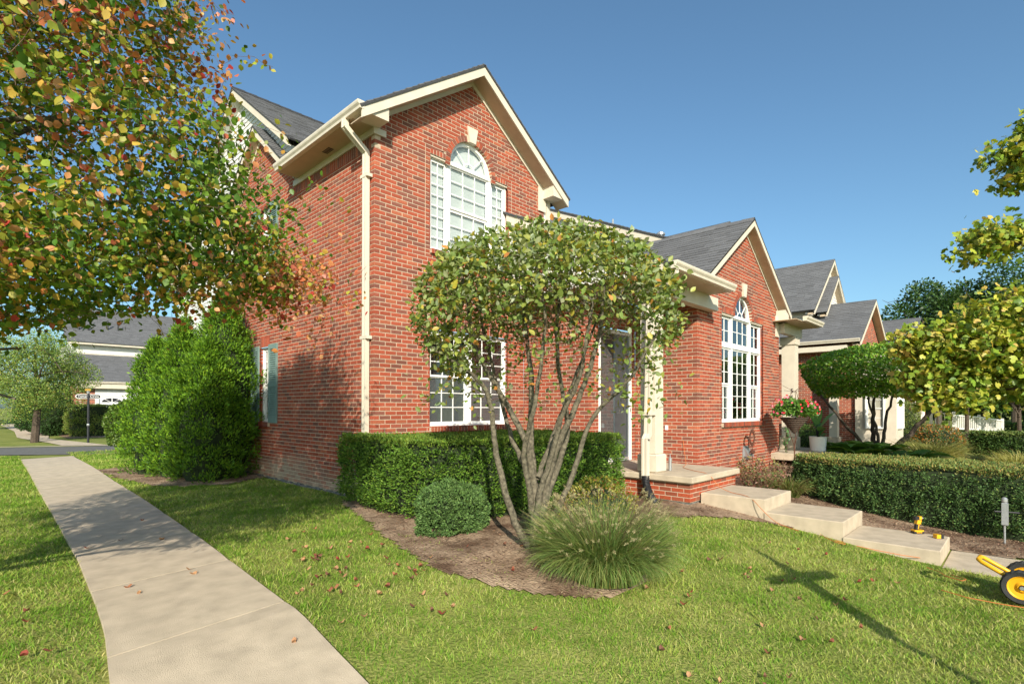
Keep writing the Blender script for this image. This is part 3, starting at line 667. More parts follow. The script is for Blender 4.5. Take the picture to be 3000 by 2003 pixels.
for z0, z1, lab in ((.085, 1.65, 'narrow side window on the ground floor'), (3.03, 4.55, 'narrow side window under the gable')):
    sw = MB(); frame_rect(Ts, sw, 3.98, 4.49, z0, z1, -.135, -.06, .04); sw = sw.build('window', M['vinyl'], H); sw['label'] = lab
    room(Ts, sw, 4.0, 4.47, z0 + .02, z1 - .02, -.4); zm = (z0 + z1) / 2
    sash(Ts, sw, 4.02, 4.45, zm, z1 - .04, -.075, 3, 3, blind=True); sash(Ts, sw, 4.02, 4.45, z0 + .04, zm + .02, -.10, 3, 3, screen=True)
    for y0, y1 in ((3.57, 3.97), (4.50, 4.93)):
        sb = MB(); top = z1 + .03; e = .05
        bar(Ts, sb, y0, y0 + e, .002, .034, z0, top); bar(Ts, sb, y1 - e, y1, .002, .034, z0, top)
        for q0, q1 in ((z0, z0 + .12), (zm - .05, zm + .05), (top - .10, top)): bar(Ts, sb, y0 + e, y1 - e, .002, .034, q0, q1)
        bar(Ts, sb, y0 + e, y1 - e, .002, .008, z0 + .12, top - .1)
        s_ = sb.build('shutter', M['shutter'], H)
        for q0, q1 in ((z0 + .12, zm - .05), (zm + .05, top - .10)):
            k = int((q1 - q0) / .042)
            for i in range(k):
                z = q0 + (q1 - q0) * (i + .5) / k; mb = MB()
                mb.add([Ts(y0 + e, .028, z - .016), Ts(y1 - e, .028, z - .016), Ts(y1 - e, .01, z + .016), Ts(y0 + e, .01, z + .016), Ts(y0 + e, .022, z - .020), Ts(y1 - e, .022, z - .020)], [(0, 1, 2, 3), (0, 4, 5, 1)]); mb.build('slat', M['shutter'], s_)
for T, uc, zk in ((Tf, 1.996, 4.674 + .49), (T2, XC2, 2.285 + .465)):
    mb = MB(); q = [(uc - .07, zk), (uc + .07, zk), (uc + .125, zk + .27), (uc - .125, zk + .27)]
    mb.add([T(u, .03, z) for u, z in q] + [T(u, -.09, z) for u, z in q], [(0, 1, 2, 3)] + [(k, 4 + k, 4 + (k + 1) % 4, (k + 1) % 4) for k in range(4)]); mb.build('keystone', M['trim'], H)
# ---- trim of the front gable
def zr1(x): return ZR1 - SL1 * abs(x - XC1)
def rake(T, parent, xa, xb, zf, d0, d1, top, bot, m, name):
    mb = MB(); q = [(xa, zf(xa) - bot), (xb, zf(xb) - bot), (xb, zf(xb) - top), (xa, zf(xa) - top)]
    mb.add([T(u, d1, z) for u, z in q] + [T(u, d0, z) for u, z in q], [(0, 1, 2, 3), (7, 6, 5, 4)] + [(k, 4 + k, 4 + (k + 1) % 4, (k + 1) % 4) for k in range(4)]); mb.build(name, m, parent)
for s in (-1, 1):
    e = XC1 + s * 2.40; rake(Tf, H, XC1, e, zr1, .30, .33, .02, .19, M['trim'], 'rake_board'); rake(Tf, H, XC1, e, zr1, .002, .30, .165, .18, M['soffit'], 'soffit')
    rake(Tf, H, XC1, XC1 + s * 2.0, zr1, .002, .026, .18, .255, M['trim'], 'frieze_board')
    x0, x1 = (-.37, .06) if s < 0 else (3.93, 4.38)
    mb = MB(); xx0, xx1 = (x0, x1) if s < 0 else (x1, x0)
    pts = [(xx0, 4.70), (xx1, 4.70), (xx1, zr1(xx1) - .12), (xx0, max(4.705, zr1(xx0) - .06))]
    mb.prism([Tf(u, .002, z) for u, z in pts], (0, -.30, 0)); mb.build('eave_return', M['trim'], H)
MB().box((-.03, -.03, 4.60), (.19, -.0015, 4.70)).build('frieze_block', M['trim'], H)
MB().box((3.80, -.03, 4.44), (4.02, -.0015, 4.98)).build('frieze_block', M['trim'], H)
MB().box((-.026, -.0014, 4.60), (-.0015, 2.85, 4.70)).build('frieze_board', M['trim'], H)
MB().box((-.37, .0, 4.70), (-.004, 2.65, 4.725)).box((-.37, -.0, 4.725), (-.345, 2.65, 4.80)).build('soffit', M['soffit'], H)
mb = MB()
for i in range(5): mb.box((-.20, 1.1 + i * .05, 4.694), (-.10, 1.125 + i * .05, 4.6995))
mb.build('soffit_vent', M['dark'], H)
mb = MB(); gutter_run((-.372, -.335, 4.815), (-.372, 2.66, 4.815), (-1, 0, 0), mb); mb.build('gutter', M['gutter'], H)
# downspout on the side wall close to the corner
def spout(pts, name='downspout', w=.05, d=.036):
    mb = MB()
    for i in range(len(pts) - 1):
        p, q = Vector(pts[i]), Vector(pts[i + 1]); t = (q - p).normalized(); a = Vector((0, 1, 0)); b = t.cross(a).normalized()
        e = []
        for P in (p - t * .01, q + t * .01): e += [tuple(P + a * w * sa + b * d * sb) for sa, sb in ((-1, -1), (-.35, -1), (-.3, -.8), (.3, -.8), (.35, -1), (1, -1), (1, 1), (-1, 1))]
        mb.add(e, [tuple(range(8))[::-1], tuple(range(8, 16))] + [(k, (k + 1) % 8, 8 + (k + 1) % 8, 8 + k) for k in range(8)])
    return mb.build(name, M['gutter'], H)
sp = spout([(-.42, .14, 4.71), (-.42, .14, 4.60), (-.06, .15, 4.34), (-.055, .15, -1.0)])
for z in (3.95, 1.45, -.3): MB().box((-.10, .05, z), (-.004, .255, z + .05)).build('strap', M['gutter'], sp)
# black flashing where the porch roof meets the front wall
MB().box((3.05, -.07, 4.02), (3.99, -.002, 4.13)).build('roof_flashing', M['dark'], H)
# ---- roofs
def make_roof(name, planes, keep, parent=H):
    base = MB()
    for O, U, S, W, L, clip in planes:
        O_, U_, S_ = Vector(O), Vector(U).normalized(), Vector(S).normalized(); N = U_.cross(S_)
        if N.z < 0: N = -N
        k1 = max(2, int(W / .2)); k2 = max(2, int(L / .2))
        if clip is None: k1 = k2 = 1
        for i in range(k1):
            for j in range(k2):
                if clip and not clip(W * (i + .5) / k1, L * (j + .5) / k2): continue
                q = [O_ + U_ * (W * a) + S_ * (L * b) for a, b in ((i / k1, j / k2), ((i + 1) / k1, j / k2), ((i + 1) / k1, (j + 1) / k2), (i / k1, (j + 1) / k2))]
                base.add([tuple(p) for p in q] + [tuple(p - N * .03) for p in q], [(0, 1, 2, 3), (7, 6, 5, 4)] + [(k, 4 + k, 4 + (k + 1) % 4, (k + 1) % 4) for k in range(4)])
    r = base.build(name, M['roofbase'], parent)
    pcs = []
    for O, U, S, W, L, clip in planes: roof_plane(O, U, S, W, L, pcs, None, clip)
    split_pieces(pcs, 'shingle', M['shingle'], r, keep, 'shingle_courses')
    return r
h1 = math.hypot(1, SL1)
make_roof('gable_roof', [((XC1 - 2.44, -.345, ZR1 - SL1 * 2.44), (0, 1, 0), (1, 0, SL1), 4.4, 2.44 * h1, lambda u, s: u < 3.05 or (ZR1 - SL1 * 2.44 + s / h1 * SL1) > 4.9 + (u - 2.6) * .72),
                         ((XC1 + 2.44, -.345, ZR1 - SL1 * 2.44), (0, 1, 0), (-1, 0, SL1), 4.4, 2.44 * h1, None)], 0)
SM = .72; hm = math.hypot(1, SM); YM, ZM = 5.8, 7.68
make_roof('main_roof', [((-.16, 1.2, ZM - SM * (YM - 1.2)), (1, 0, 0), (0, 1, SM), 8.2, (YM - 1.2) * hm, lambda u, s: (ZM - SM * (YM - 1.2) + s / hm * SM) > min(9, 6.30 - .70 * abs(u - .16 - XC1)) and (s / hm + 1.2 > 2.75 or u > .3)),
                        ((-.16, 10.9, ZM - SM * 5.1), (1, 0, 0), (0, -1, SM), 8.2, 5.1 * hm, None)], 40)
make_roof('side_gable_roof', [((-.20, 2.72, 6.30 - .8 * 1.73), (1, 0, 0), (0, 1, .8), .30, 1.73 * math.hypot(1, .8), None), ((-.20, 6.25, 6.30 - .8 * 1.8), (1, 0, 0), (0, -1, .8), .30, 1.8 * math.hypot(1, .8), None)], 0)
def zs_(y): return 6.30 - .8 * abs(y - 4.45)
def zm_(y): return ZM - SM * abs(y - YM)
for s in (-1, 1):
    rake(Ts, H, 4.45, 4.45 + s * 1.73, zs_, .165, .19, .02, .17, M['trim'], 'rake_board'); rake(Ts, H, 4.45, 4.45 + s * 1.73, zs_, .002, .165, .155, .17, M['soffit'], 'soffit'); rake(Ts, H, 4.45, 4.45 + s * 1.62, zs_, .002, .02, .17, .25, M['trim'], 'frieze_board')
    rake(Ts, H, YM, YM + (5.1 if s > 0 else -2.95), zm_, .125, .15, .02, .19, M['trim'], 'rake_board'); rake(Ts, H, YM, YM + (5.1 if s > 0 else -2.95), zm_, -.08, .125, .175, .19, M['siding'], 'soffit')
Tsd = mkT((.08, 0, 0), (0, 1, 0), (-1, 0, 0))
def siv(z):
    h = (ZM - .17 - z) / SM
    if h < .05: return None
    a, b = max(YM - h, 2.9 if z < 5.6 else YM - h), min(10.9, YM + h)
    if z < 4.9: a = 6.09
    return (a, b)
sdw = MB(); sdw.box((.085, 6.09, -1.2), (.16, 10.88, 3.85)); sdw = sdw.build('siding_wall', M['siding'], H)
siding_wall(Tsd, Ns, siv, -.6, 7.45, M['siding'], sdw)
mb = MB(); mb.prism([(.082, 2.9, 4.6), (.082, 10.9, 3.8), (.082, YM, ZM - .2)], (.05, 0, 0)); mb.build('gable_sheathing', M['siding'], H)
MB().box((.02, 6.082, -1.1), (.075, 6.18, 4.6)).build('corner_board', M['trim'], H)
# small dark plumbing jack and side of the porch roof
SP = .47; hp = math.hypot(1, SP)
def shed_z(y): return 2.55 + SP * (y + 3.40)
def g2z(x): return ZR2 - SL2 * abs(x - (BX + XC2))
planes = [((2.86, -3.46, shed_z(-3.46)), (1, 0, 0), (0, 1, SP), 4.3, 3.72 * hp, lambda u, s: shed_z(-3.46 + s / hp) > g2z(2.86 + u) - .04)]
make_roof('porch_roof', planes, 40)
h2 = math.hypot(1, SL2); GX = BX + XC2; OV = 2.44
make_roof('street_gable_roof', [((GX - OV, -3.11, ZR2 - SL2 * OV), (0, 1, 0), (1, 0, SL2), 3.7, OV * h2, lambda u, s: (ZR2 - SL2 * OV + s / h2 * SL2) > shed_z(-3.11 + u) - .05),
                                ((GX + OV, -3.11, ZR2 - SL2 * OV), (0, 1, 0), (-1, 0, SL2), 3.7, OV * h2, None)], 300)
mb = MB()
for i in range(14):
    y = -3.11 + i * .265; mb.add([(GX - .14, y, g2z(GX - .14) + .022), (GX, y, ZR2 + .035), (GX + .14, y, g2z(GX + .14) + .022), (GX - .14, y + .27, g2z(GX - .14) + .03), (GX, y + .27, ZR2 + .045), (GX + .14, y + .27, g2z(GX + .14) + .03)], [(0, 1, 4, 3), (1, 2, 5, 4), (0, 3, 5, 2)], shingle_col())
mb.build('ridge_cap', M['shingle'], H, colattr=True)
mb = MB()
for i in range(30):
    x = -.16 + i * .27; mb.add([(x, YM - .14, zm_(YM - .14) + .02), (x, YM, ZM + .035), (x, YM + .14, zm_(YM + .14) + .02), (x + .28, YM - .14, zm_(YM - .14) + .03), (x + .28, YM, ZM + .045), (x + .28, YM + .14, zm_(YM + .14) + .03)], [(0, 1, 4, 3), (1, 2, 5, 4), (0, 3, 5, 2)], (.05, .05, .052))
mb.build('ridge_cap', M['shingle'], H, colattr=True)
def zr2(u): return ZR2 - SL2 * abs(u - XC2)
for s in (-1, 1):
    e = XC2 + s * 2.43; rake(T2, H, XC2, e, zr2, .20, .227, .015, .15, M['trim'], 'rake_board'); rake(T2, H, XC2, e, zr2, .002, .20, .135, .148, M['soffit'], 'soffit'); rake(T2, H, XC2, XC2 + s * 2.2, zr2, .002, .02, .148, .20, M['trim'], 'frieze_board')
# porch: beam, soffit, gutter, rake
MB().box((3.18, -3.06, 2.20), (5.42, -2.89, 2.44)).build('porch_beam', M['trim'], H)
MB().box((3.18, -2.885, 2.20), (3.34, -1.6, 2.44)).build('porch_beam', M['trim'], H)
MB().box((2.90, -3.42, 2.44), (5.02, -2.892, 2.455)).box((2.90, -2.892, 2.44), (4.93, -1.60, 2.455)).build('soffit', M['soffit'], H)
MB().box((2.89, -3.44, 2.44), (5.04, -3.42, 2.56)).build('fascia', M['trim'], H)
mb = MB(); gutter_run((2.84, -3.442, 2.555), (5.06, -3.442, 2.555), (0, -1, 0), mb); mb.build('gutter', M['gutter'], H)
mb = MB(); q = [(-3.44, 2.44), (-3.44, shed_z(-3.44) - .02), (0, shed_z(0) - .02), (0, shed_z(0) - .20), (-3.0, 2.44)]
mb.prism([(2.88, y, z) for y, z in q], (.025, 0, 0)); mb.build('rake_board', M['trim'], H)
mb = MB(); q = [(-3.0, 2.46), (0, shed_z(0) - .20), (0, 2.46)]; mb.prism([(2.96, y, z) for y, z in q], (.03, 0, 0)); mb.build('porch_gable_panel', M['siding'], H)
# column with base, downspout along it and black corrugated pipe
col_ = MB(); col_.bbox((3.22, -2.98, -.34), (3.48, -2.72, 2.20), .01).build('column', M['trim'], H)
MB().bbox((3.185, -3.015, -.628), (3.515, -2.685, -.34), .02).build('column_base', M['trim'], H)
MB().bbox((3.19, -3.01, 2.08), (3.51, -2.69, 2.199), .01).build('column_capital', M['trim'], H)
sp = spout([(2.93, -3.46, 2.45), (2.93, -3.46, 2.36), (3.10, -2.97, 2.10), (3.10, -2.92, -.02), (3.03, -2.92, -.10), (3.03, -2.92, -.70)])
MB().box((3.02, -3.0, .28), (3.22, -2.83, .33)).build('strap', M['gutter'], sp)
mb = MB(); pts = []; rad = []
P0, P1, P2, P3 = Vector((3.03, -2.92, -.66)), Vector((3.02, -2.93, -.85)), Vector((2.98, -3.02, -.97)), Vector((2.86, -3.20, -1.05))
for i in range(61):
    t = i / 60; p = P0 * (1 - t) ** 3 + P1 * 3 * t * (1 - t) ** 2 + P2 * 3 * t * t * (1 - t) + P3 * t ** 3; pts.append(p); rad.append(.062 if i % 3 else .052)
mb.tube(pts, rad, 14); mb.build('corrugated_pipe', M['black'], H)
# door
dr = MB(); bar(Td, dr, .30, .345, -.09, .015, -.62, 1.87); bar(Td, dr, 1.355, 1.40, -.09, .015, -.62, 1.87); bar(Td, dr, .345, 1.355, -.09, .015, 1.80, 1.87); bar(Td, dr, .345, 1.355, -.09, .015, -.62, -.55)
dr = dr.build('entry_door', M['vinyl'], H); dr['label'] = 'front door with grey screened glass'
mb = MB(); frame_rect(Td, mb, .86, 1.355, -.55, 1.80, -.07, -.02, .06); bar(Td, mb, .92, 1.295, -.06, -.03, -.49, 1.74); mb.build('door_leaf', M['doorpaint'], dr)
mb = MB(); bar(Td, mb, .36, .86, -.07, -.05, -.50, 1.79); mb.build('insect_screen', M['screen'], dr)
mb = MB(); mb.add([Td(.36, -.035, -.5), Td(.86, -.035, -.5), Td(.86, -.035, 1.79), Td(.36, -.035, 1.79)], [(0, 1, 2, 3)]); mb.build('pane', M['glass'], dr)
MB().tube([Td(.90, .0, .30), Td(.90, .05, .30), Td(.90, .06, .36)], .012, 8).build('handle', M['steel'], dr)
# doorbell plate, upper cheek wall and its roof edge behind, vent pipes
MB().box((4.928, -2.30, -.02), (4.9345, -2.24, .07)).build('outlet_cover', M['vinyl'], H)
cheek = MB(); cheek.prism([(7.8, 3.2, 4.4), (7.8, 3.2, 6.22), (7.8, -.85, 4.46), (7.8, -.85, 4.2)], (.2, 0, 0)); cheek = cheek.build('upper_siding_wall', M['siding'], H)
Tc = mkT((7.8, 0, 0), (0, 1, 0), (-1, 0, 0))
siding_wall(Tc, Ns, lambda z: (max(-.85, -.85 + (z - 4.42) / .435), 3.2) if z < 6.1 else None, 4.25, 6.1, M['siding'], cheek)
def zc_(y): return 6.42 + .447 * (y - 3.25)
rake(Tc, H, 3.25, -1.15, zc_, .12, .15, .03, .21, M['trim'], 'rake_board'); rake(Tc, H, 3.25, -1.15, zc_, .002, .12, .18, .21, M['trim'], 'soffit')
make_roof('upper_roof', [((7.62, -1.15, zc_(-1.15)), (1, 0, 0), (0, 1, .447), 2.6, 4.6 * math.hypot(1, .447), None)], 0)
MB().box((3.995, .02, 4.0), (4.06, .10, 5.15)).build('siding_strip', M['siding'], H)
MB().bbox((4.065, -.02, 4.0), (4.17, .12, 5.10), .004).build('corner_board', M['trim'], H)
make_roof('back_gable_roof', [((9.0 - 1.4, -1.85, 5.08 - .7 * 1.4), (0, 1, 0), (1, 0, .7), 3.2, 1.4 * h2, None), ((9.0 + 1.6, -1.85, 5.08 - .7 * 1.6), (0, 1, 0), (-1, 0, .7), 3.2, 1.6 * h2, None)], 0)
MB().lathe((8.7, -.1, 4.75), [(.07, 0), (.07, .30), (.12, .31), (.12, .35), (.05, .40)], 14).build('vent_pipe', M['steel'], H)
MB().lathe((8.6, 1.35, 5.5), [(.03, 0), (.03, .32)], 8).build('vent_pipe', M['steel'], H)
# dryer vent hood on the second block
mb = MB(); mb.prism([T2(2.12, .003, -.40), T2(2.36, .003, -.40), T2(2.40, .003, -.70), T2(2.08, .003, -.70)], (0, -.02, 0)); mb.add([T2(2.13, .02, -.41), T2(2.35, .02, -.41), T2(2.38, .15, -.62), T2(2.10, .15, -.62), T2(2.13, .02, -.62), T2(2.35, .02, -.62)], [(0, 1, 2, 3), (0, 3, 4), (1, 5, 2)]); mb.build('dryer_vent', M['steel'], H)
# right eave of the second gable = shared porch of the next unit
X2 = BX + BW
MB().box((X2 - .03, -3.02, 2.20), (X2 + 1.35, -2.89, 2.44)).build('porch_beam', M['trim'], H)
MB().box((X2 - .45, -3.40, 2.44), (X2 + 1.45, -2.892, 2.455)).build('soffit', M['soffit'], H)
MB().box((X2 - .27, -2.91, 2.10), (X2 - .05, -2.8845, 2.60)).build('frieze_block', M['trim'], H)
mb = MB(); mb.prism([(X2 - .22, -3.1, 2.44), (X2 + .02, -3.1, 2.44), (X2 + .02, -3.1, 2.62), (X2 - .22, -3.1, 2.72)], (0, .21, 0)); mb.build('eave_return', M['trim'], H)
mb = MB(); gutter_run((X2 - .03, -3.42, 2.555), (X2 + 1.38, -3.42, 2.555), (0, -1, 0), mb); mb.build('gutter', M['gutter'], H)
# ------------------------------------------------------------------ entry porch slab on brick, concrete steps
P = empty('entry_porch', (4, -2.6, -1.05), 'raised concrete porch slab on a low brick base beside the front door', 'porch')
mb = MB(); mb.bbox((3.07, -3.66, -.725), (4.87, -1.59, -.630), .012); mb.build('porch_slab', M['concrete'], P)
pb = []; pm = MB()
for T, N, w, fl in ((mkT((3.14, -3.60, 0), (0, 1, 0), (-1, 0, 0)), Ns, 2.0, False), (mkT((3.14, -3.60, 0), (1, 0, 0), (0, -1, 0)), Nf, 1.70, True)):
    if fl: brick_wall(lambda u, d, z, T=T: T(u, d, z - CR), N, -14, -9, lambda z, w=w: [(0, w)], lo_own, None, pb, pm)
    else: brick_wall(T, N, -15, -10, lambda z, w=w: [(0, w)], lo_own, None, pb, pm)
pb = [q for q in pb if q[0][3][2] < -.722]
pb = [(v, f, (c[0] * 1.05, c[1] * .95, c[2] * .8), i) for v, f, c, i in pb]
split_pieces(pb, 'brick', M['brick'], P, 300, 'brickwork'); pm.build('mortar', M['mortar'], P)
MB().box((3.16, -3.57, -1.3), (4.8, -1.7, -.735)).build('porch_core', M['foundation'], P)
for k, (x0, x1, y0, y1, z0, z1, lab) in enumerate(((3.45, 4.60, -3.625, -4.55, -1.32, -.89, 'top concrete step against the brick porch base'), (3.435, 4.53, -4.553, -5.51, -1.45, -1.062, 'middle concrete step between the two others'), (3.42, 4.40, -5.513, -6.485, -1.62, -1.245, 'lowest concrete step with the yellow drill on it'))):
    o = MB().bbox((x0, y1, z0), (x1, y0, z1), .010).build('concrete_step', M['concrete']); tag(o, lab, 'step', 'concrete steps down from the porch')
# ------------------------------------------------------------------ foliage helpers (numpy)
def nrm(a): return a / np.maximum(1e-9, np.linalg.norm(a, axis=-1, keepdims=True))
OVAL = np.array([(0, 0, 0), (-.26, .30, .06), (-.27, .62, .05), (0, 1, -.05), (.27, .62, .05), (.26, .30, .06), (0, .5, -.03)])
OVF = np.array([(0, 6, 2, 1), (6, 3, 2, 2), (0, 5, 4, 6), (6, 4, 3, 3)])[:, :4]
OVAL4 = [(0, 1, 2, 6), (6, 2, 3, 3), (0, 6, 4, 5), (6, 3, 4, 4)]
DIAM = np.array([(0, 0, 0), (-.22, .5, .04), (0, 1, 0), (.22, .5, .04)])
MAPLE = np.array([(0, 0, 0), (-.28, .12, 0), (-.55, .45, -.04), (-.26, .5, .03), (-.3, .82, -.03), (0, 1.05, -.05), (.3, .82, -.03), (.26, .5, .03), (.55, .45, -.04), (.28, .12, 0), (0, .45, .04)])
def leaf_mesh(name, Pn, D, Nn, L, col, m, parent=None, shape='oval', wid=1.0, kind=None, base=None, colv=0.0):
    """Pn base points, D growth directions, Nn approximate leaf normals, L lengths, col per leaf"""
    n = len(Pn); D = nrm(D); X = nrm(np.cross(D, Nn)); Z = np.cross(X, D)
    if shape == 'oval': S = OVAL; F0 = np.array([(0, 1, 2), (0, 2, 6), (6, 2, 3), (0, 6, 4), (0, 4, 5), (6, 3, 4)])
    elif shape == 'maple': S = MAPLE; F0 = np.array([(0, 1, 10), (1, 2, 3), (1, 3, 10), (3, 4, 10), (4, 5, 10), (5, 6, 10), (6, 7, 10), (7, 8, 9), (7, 9, 10), (9, 0, 10)])
    else: S = DIAM; F0 = np.array([(0, 1, 2), (0, 2, 3)])
    k = len(S); L = np.asarray(L)[:, None, None]
    V = Pn[:, None, :] + (X[:, None, :] * S[None, :, 0:1] * wid + D[:, None, :] * S[None, :, 1:2] + Z[:, None, :] * S[None, :, 2:3]) * L
    F = (F0[None] + (np.arange(n) * k)[:, None, None]).reshape(-1, 3)
    cc = np.repeat(col[:, None, :], k, 1)
    return np_mesh(name, V.reshape(-1, 3), F, m, parent, col=cc.reshape(-1, 3), kind=kind, base=base)
def pick_cols(n, pal, w, var=.18):
    pal = np.array(pal); w = np.array(w, float); w /= w.sum(); i = rng.choice(len(pal), n, p=w)
    return np.clip(pal[i] * rng.uniform(1 - var, 1 + var, (n, 1)) * rng.uniform(.93, 1.07, (n, 3)), 0, 1)
def screen_size(Pn, L):
    d = Pn - np.array(CPOS); dz = d @ np.array(fw); x = (d @ np.array(rt)) / np.maximum(dz, .1) * CF; y = (d @ np.array(upv)) / np.maximum(dz, .1) * CF
    s = L / np.maximum(dz, .1); s[(dz < .3) | (abs(x) > 1480) | (y < -800) | (y > 1160)] = 0; return s
def leaves_split(name, Pn, D, Nn, L, col, m, parent, shape, wid, keep, mass='foliage'):
    s = screen_size(Pn, L) * rng.uniform(.9, 1.1, len(Pn)); o = np.argsort(-s); keep = min(keep, len(o))
    for i in o[:keep]: leaf_mesh(name, Pn[i:i + 1], D[i:i + 1], Nn[i:i + 1], L[i:i + 1], col[i:i + 1], m, parent, shape, wid)
    r = o[keep:]
    leaf_mesh(mass, Pn[r], D[r], Nn[r], L[r], col[r], m, parent, shape, wid, kind='stuff')
def curve_pts(p0, p1, bend, n=7, sag=0.0):
    p0, p1 = np.array(p0, float), np.array(p1, float); t = np.linspace(0, 1, n)[:, None]
    return p0 + (p1 - p0) * t + np.array(bend) * (4 * t * (1 - t)) + np.array([0, 0, -sag]) * t * t
def tubes_np(lines, name, m, parent, sides=4, kind=None):
    """lines: list of (pts (n,3), r0, r1) -> one mesh"""
    V = []; F = []; b = 0
    ang = np.linspace(0, 2 * np.pi, sides, endpoint=False)
    for pts, r0, r1 in lines:
        pts = np.asarray(pts); n = len(pts); t = nrm(np.gradient(pts, axis=0)); ref = np.array([.31, .27, .91]); u = nrm(np.cross(t, ref)); w = np.cross(t, u)
        r = np.linspace(r0, r1, n)[:, None, None]
        ring = pts[:, None, :] + (u[:, None, :] * np.cos(ang)[None, :, None] + w[:, None, :] * np.sin(ang)[None, :, None]) * r
        V.append(ring.reshape(-1, 3)); i, k = np.meshgrid(np.arange(n - 1), np.arange(sides), indexing='ij'); k2 = (k + 1) % sides
        F.append(np.stack([b + i * sides + k, b + i * sides + k2, b + (i + 1) * sides + k2, b + (i + 1) * sides + k], -1).reshape(-1, 4)); b += n * sides
    return np_mesh(name, np.concatenate(V), np.concatenate(F), m, parent, smooth=True, kind=kind)
def grow(stems, targets, step=.16, reach=1e9, jitter=.25, r_tip=.0022, r_k=.42, per=8):
    """space-filling twigs: attach every target to the nearest existing node. returns lines and tip points with directions"""
    nodes = []; rad = []
    for pts, r0, r1 in stems:
        for i, p in enumerate(pts): nodes.append(p); rad.append(r0 + (r1 - r0) * i / (len(pts) - 1))
    nodes = np.array(nodes); rad = np.array(rad); lines = []; tips = []
    o = np.argsort([np.min(np.linalg.norm(nodes - t, axis=1)) for t in targets])
    for k in o:
        t = targets[k]; d = np.linalg.norm(nodes - t, axis=1) + 0.15 * np.maximum(0, nodes[:, 2] - t[2]); i = int(np.argmin(d)); L = np.linalg.norm(nodes[i] - t)
        if L < .03: continue
        n = max(3, int(L / .07) + 2); b = rng.normal(0, .07 * L, 3) + np.array([0, 0, .06 * L]); pts = curve_pts(nodes[i], t, b, n)
        pts[1:-1] += rng.normal(0, .008, (n - 2, 3))
        r0 = min(rad[i] * .7, r_tip + L * .012); lines.append((pts, r0, r_tip)); tips.append((t, nrm(pts[-1] - pts[-2]), pts))
        nodes = np.concatenate([nodes, pts[1:]]); rad = np.concatenate([rad, np.linspace(r0, r_tip, n)[1:]])
    return lines, tips
SUNV = np.array(-ld)
# ------------------------------------------------------------------ clipped multi-stem shrub-tree in front of the house
TB = np.array([-.30, -3.50, -1.09])
tree = empty('multi_stem_tree', tuple(TB), 'round-topped small tree with many slender grey trunks and yellowing oval leaves, before the front wall', 'tree')
fork = np.array([-.30, -3.46, -.66])
stem_paths = [   # trunks, by joints (world coordinates) from the base up
    ([(-0.321, -3.514, -1.038), (-0.410, -3.452, -0.893), (-0.531, -3.374, -0.468), (-0.635, -3.315, 0.022), (-0.668, -3.314, 0.369), (-0.740, -3.314, 0.608), (-1.064, -3.197, 0.834), (-1.311, -3.088, 0.988)], .036, .014),
    ([(-0.254, -3.510, -1.051), (-0.204, -3.494, -0.706), (-0.211, -3.461, -0.350), (-0.253, -3.450, -0.025), (-0.380, -3.323, 0.333), (-0.532, -3.170, 0.691), (-0.659, -3.043, 1.013), (-0.712, -2.993, 1.442), (-0.764, -2.943, 1.836)], .040, .012),
    ([(-0.210, -3.485, -0.992), (-0.112, -3.446, -0.616), (-0.115, -3.375, -0.293), (-0.101, -3.322, 0.183), (-0.084, -3.345, 0.628), (-0.089, -3.273, 1.117), (-0.094, -3.201, 1.576), (-0.176, -3.121, 2.028)], .042, .012),
    ([(-0.192, -3.503, -1.064), (-0.150, -3.551, -0.634), (-0.102, -3.604, -0.240), (-0.084, -3.771, 0.123), (0.012, -3.873, 0.440), (0.026, -4.035, 0.785), (0.095, -4.111, 1.200), (0.116, -4.137, 1.649)], .042, .012),
    ([(-0.160, -3.465, -1.004), (-0.011, -3.479, -0.587), (0.206, -3.492, -0.197), (0.362, -3.513, 0.215), (0.279, -3.432, 0.675), (0.249, -3.406, 1.136), (0.272, -3.436, 1.673), (0.296, -3.465, 2.095)], .036, .010),
    ([(-0.222, -3.544, -1.015), (-0.103, -3.743, -0.615), (-0.047, -3.876, -0.292), (0.006, -4.007, 0.198), (0.059, -4.136, 0.405), (0.094, -4.391, 0.604), (0.120, -4.563, 0.829), (0.209, -4.658, 1.090)], .032, .010),
    ([(-0.222, -3.472, -0.992), (-0.251, -3.592, -0.475), (-0.233, -3.758, -0.079), (-0.265, -3.872, 0.268), (-0.288, -4.141, 0.697), (-0.326, -4.249, 1.075), (-0.284, -4.296, 1.459)], .034, .010),
    ([(-0.229, -3.468, -0.706), (-0.330, -3.511, -0.405), (-0.449, -3.535, -0.080), (-0.529, -3.745, 0.303), (-0.560, -3.860, 0.697), (-0.594, -3.973, 1.138), (-0.619, -3.952, 1.554)], .030, .010),
    ([(-0.189, -3.513, -0.347), (0.024, -3.449, -0.114), (0.386, -3.396, 0.368), (0.652, -3.388, 0.811), (0.871, -3.476, 1.351), (1.039, -3.654, 1.883)], .026, .010),
    ([(-0.239, -3.462, -0.347), (-0.163, -3.113, 0.028), (-0.033, -2.821, 0.446), (-0.050, -2.665, 0.930), (-0.099, -2.477, 1.594), (-0.045, -2.538, 2.085)], .026, .010)]
def resample(pts, n):
    pts = np.array(pts); d = np.r_[0, np.cumsum(np.linalg.norm(np.diff(pts, axis=0), axis=1))]; t = np.linspace(0, d[-1], n)
    p = np.stack([np.interp(t, d, pts[:, k]) for k in range(3)], 1); q = p.copy()
    for _ in range(3): q[1:-1] = (q[:-2] + 2 * q[1:-1] + q[2:]) / 4
    return q
stems = []
for js, r0, r1 in stem_paths:
    pts = resample(js, 34); pts[1:] += rng.normal(0, .0045, (33, 3)); stems.append((pts, r0 * 1.12, r1 * 1.1))
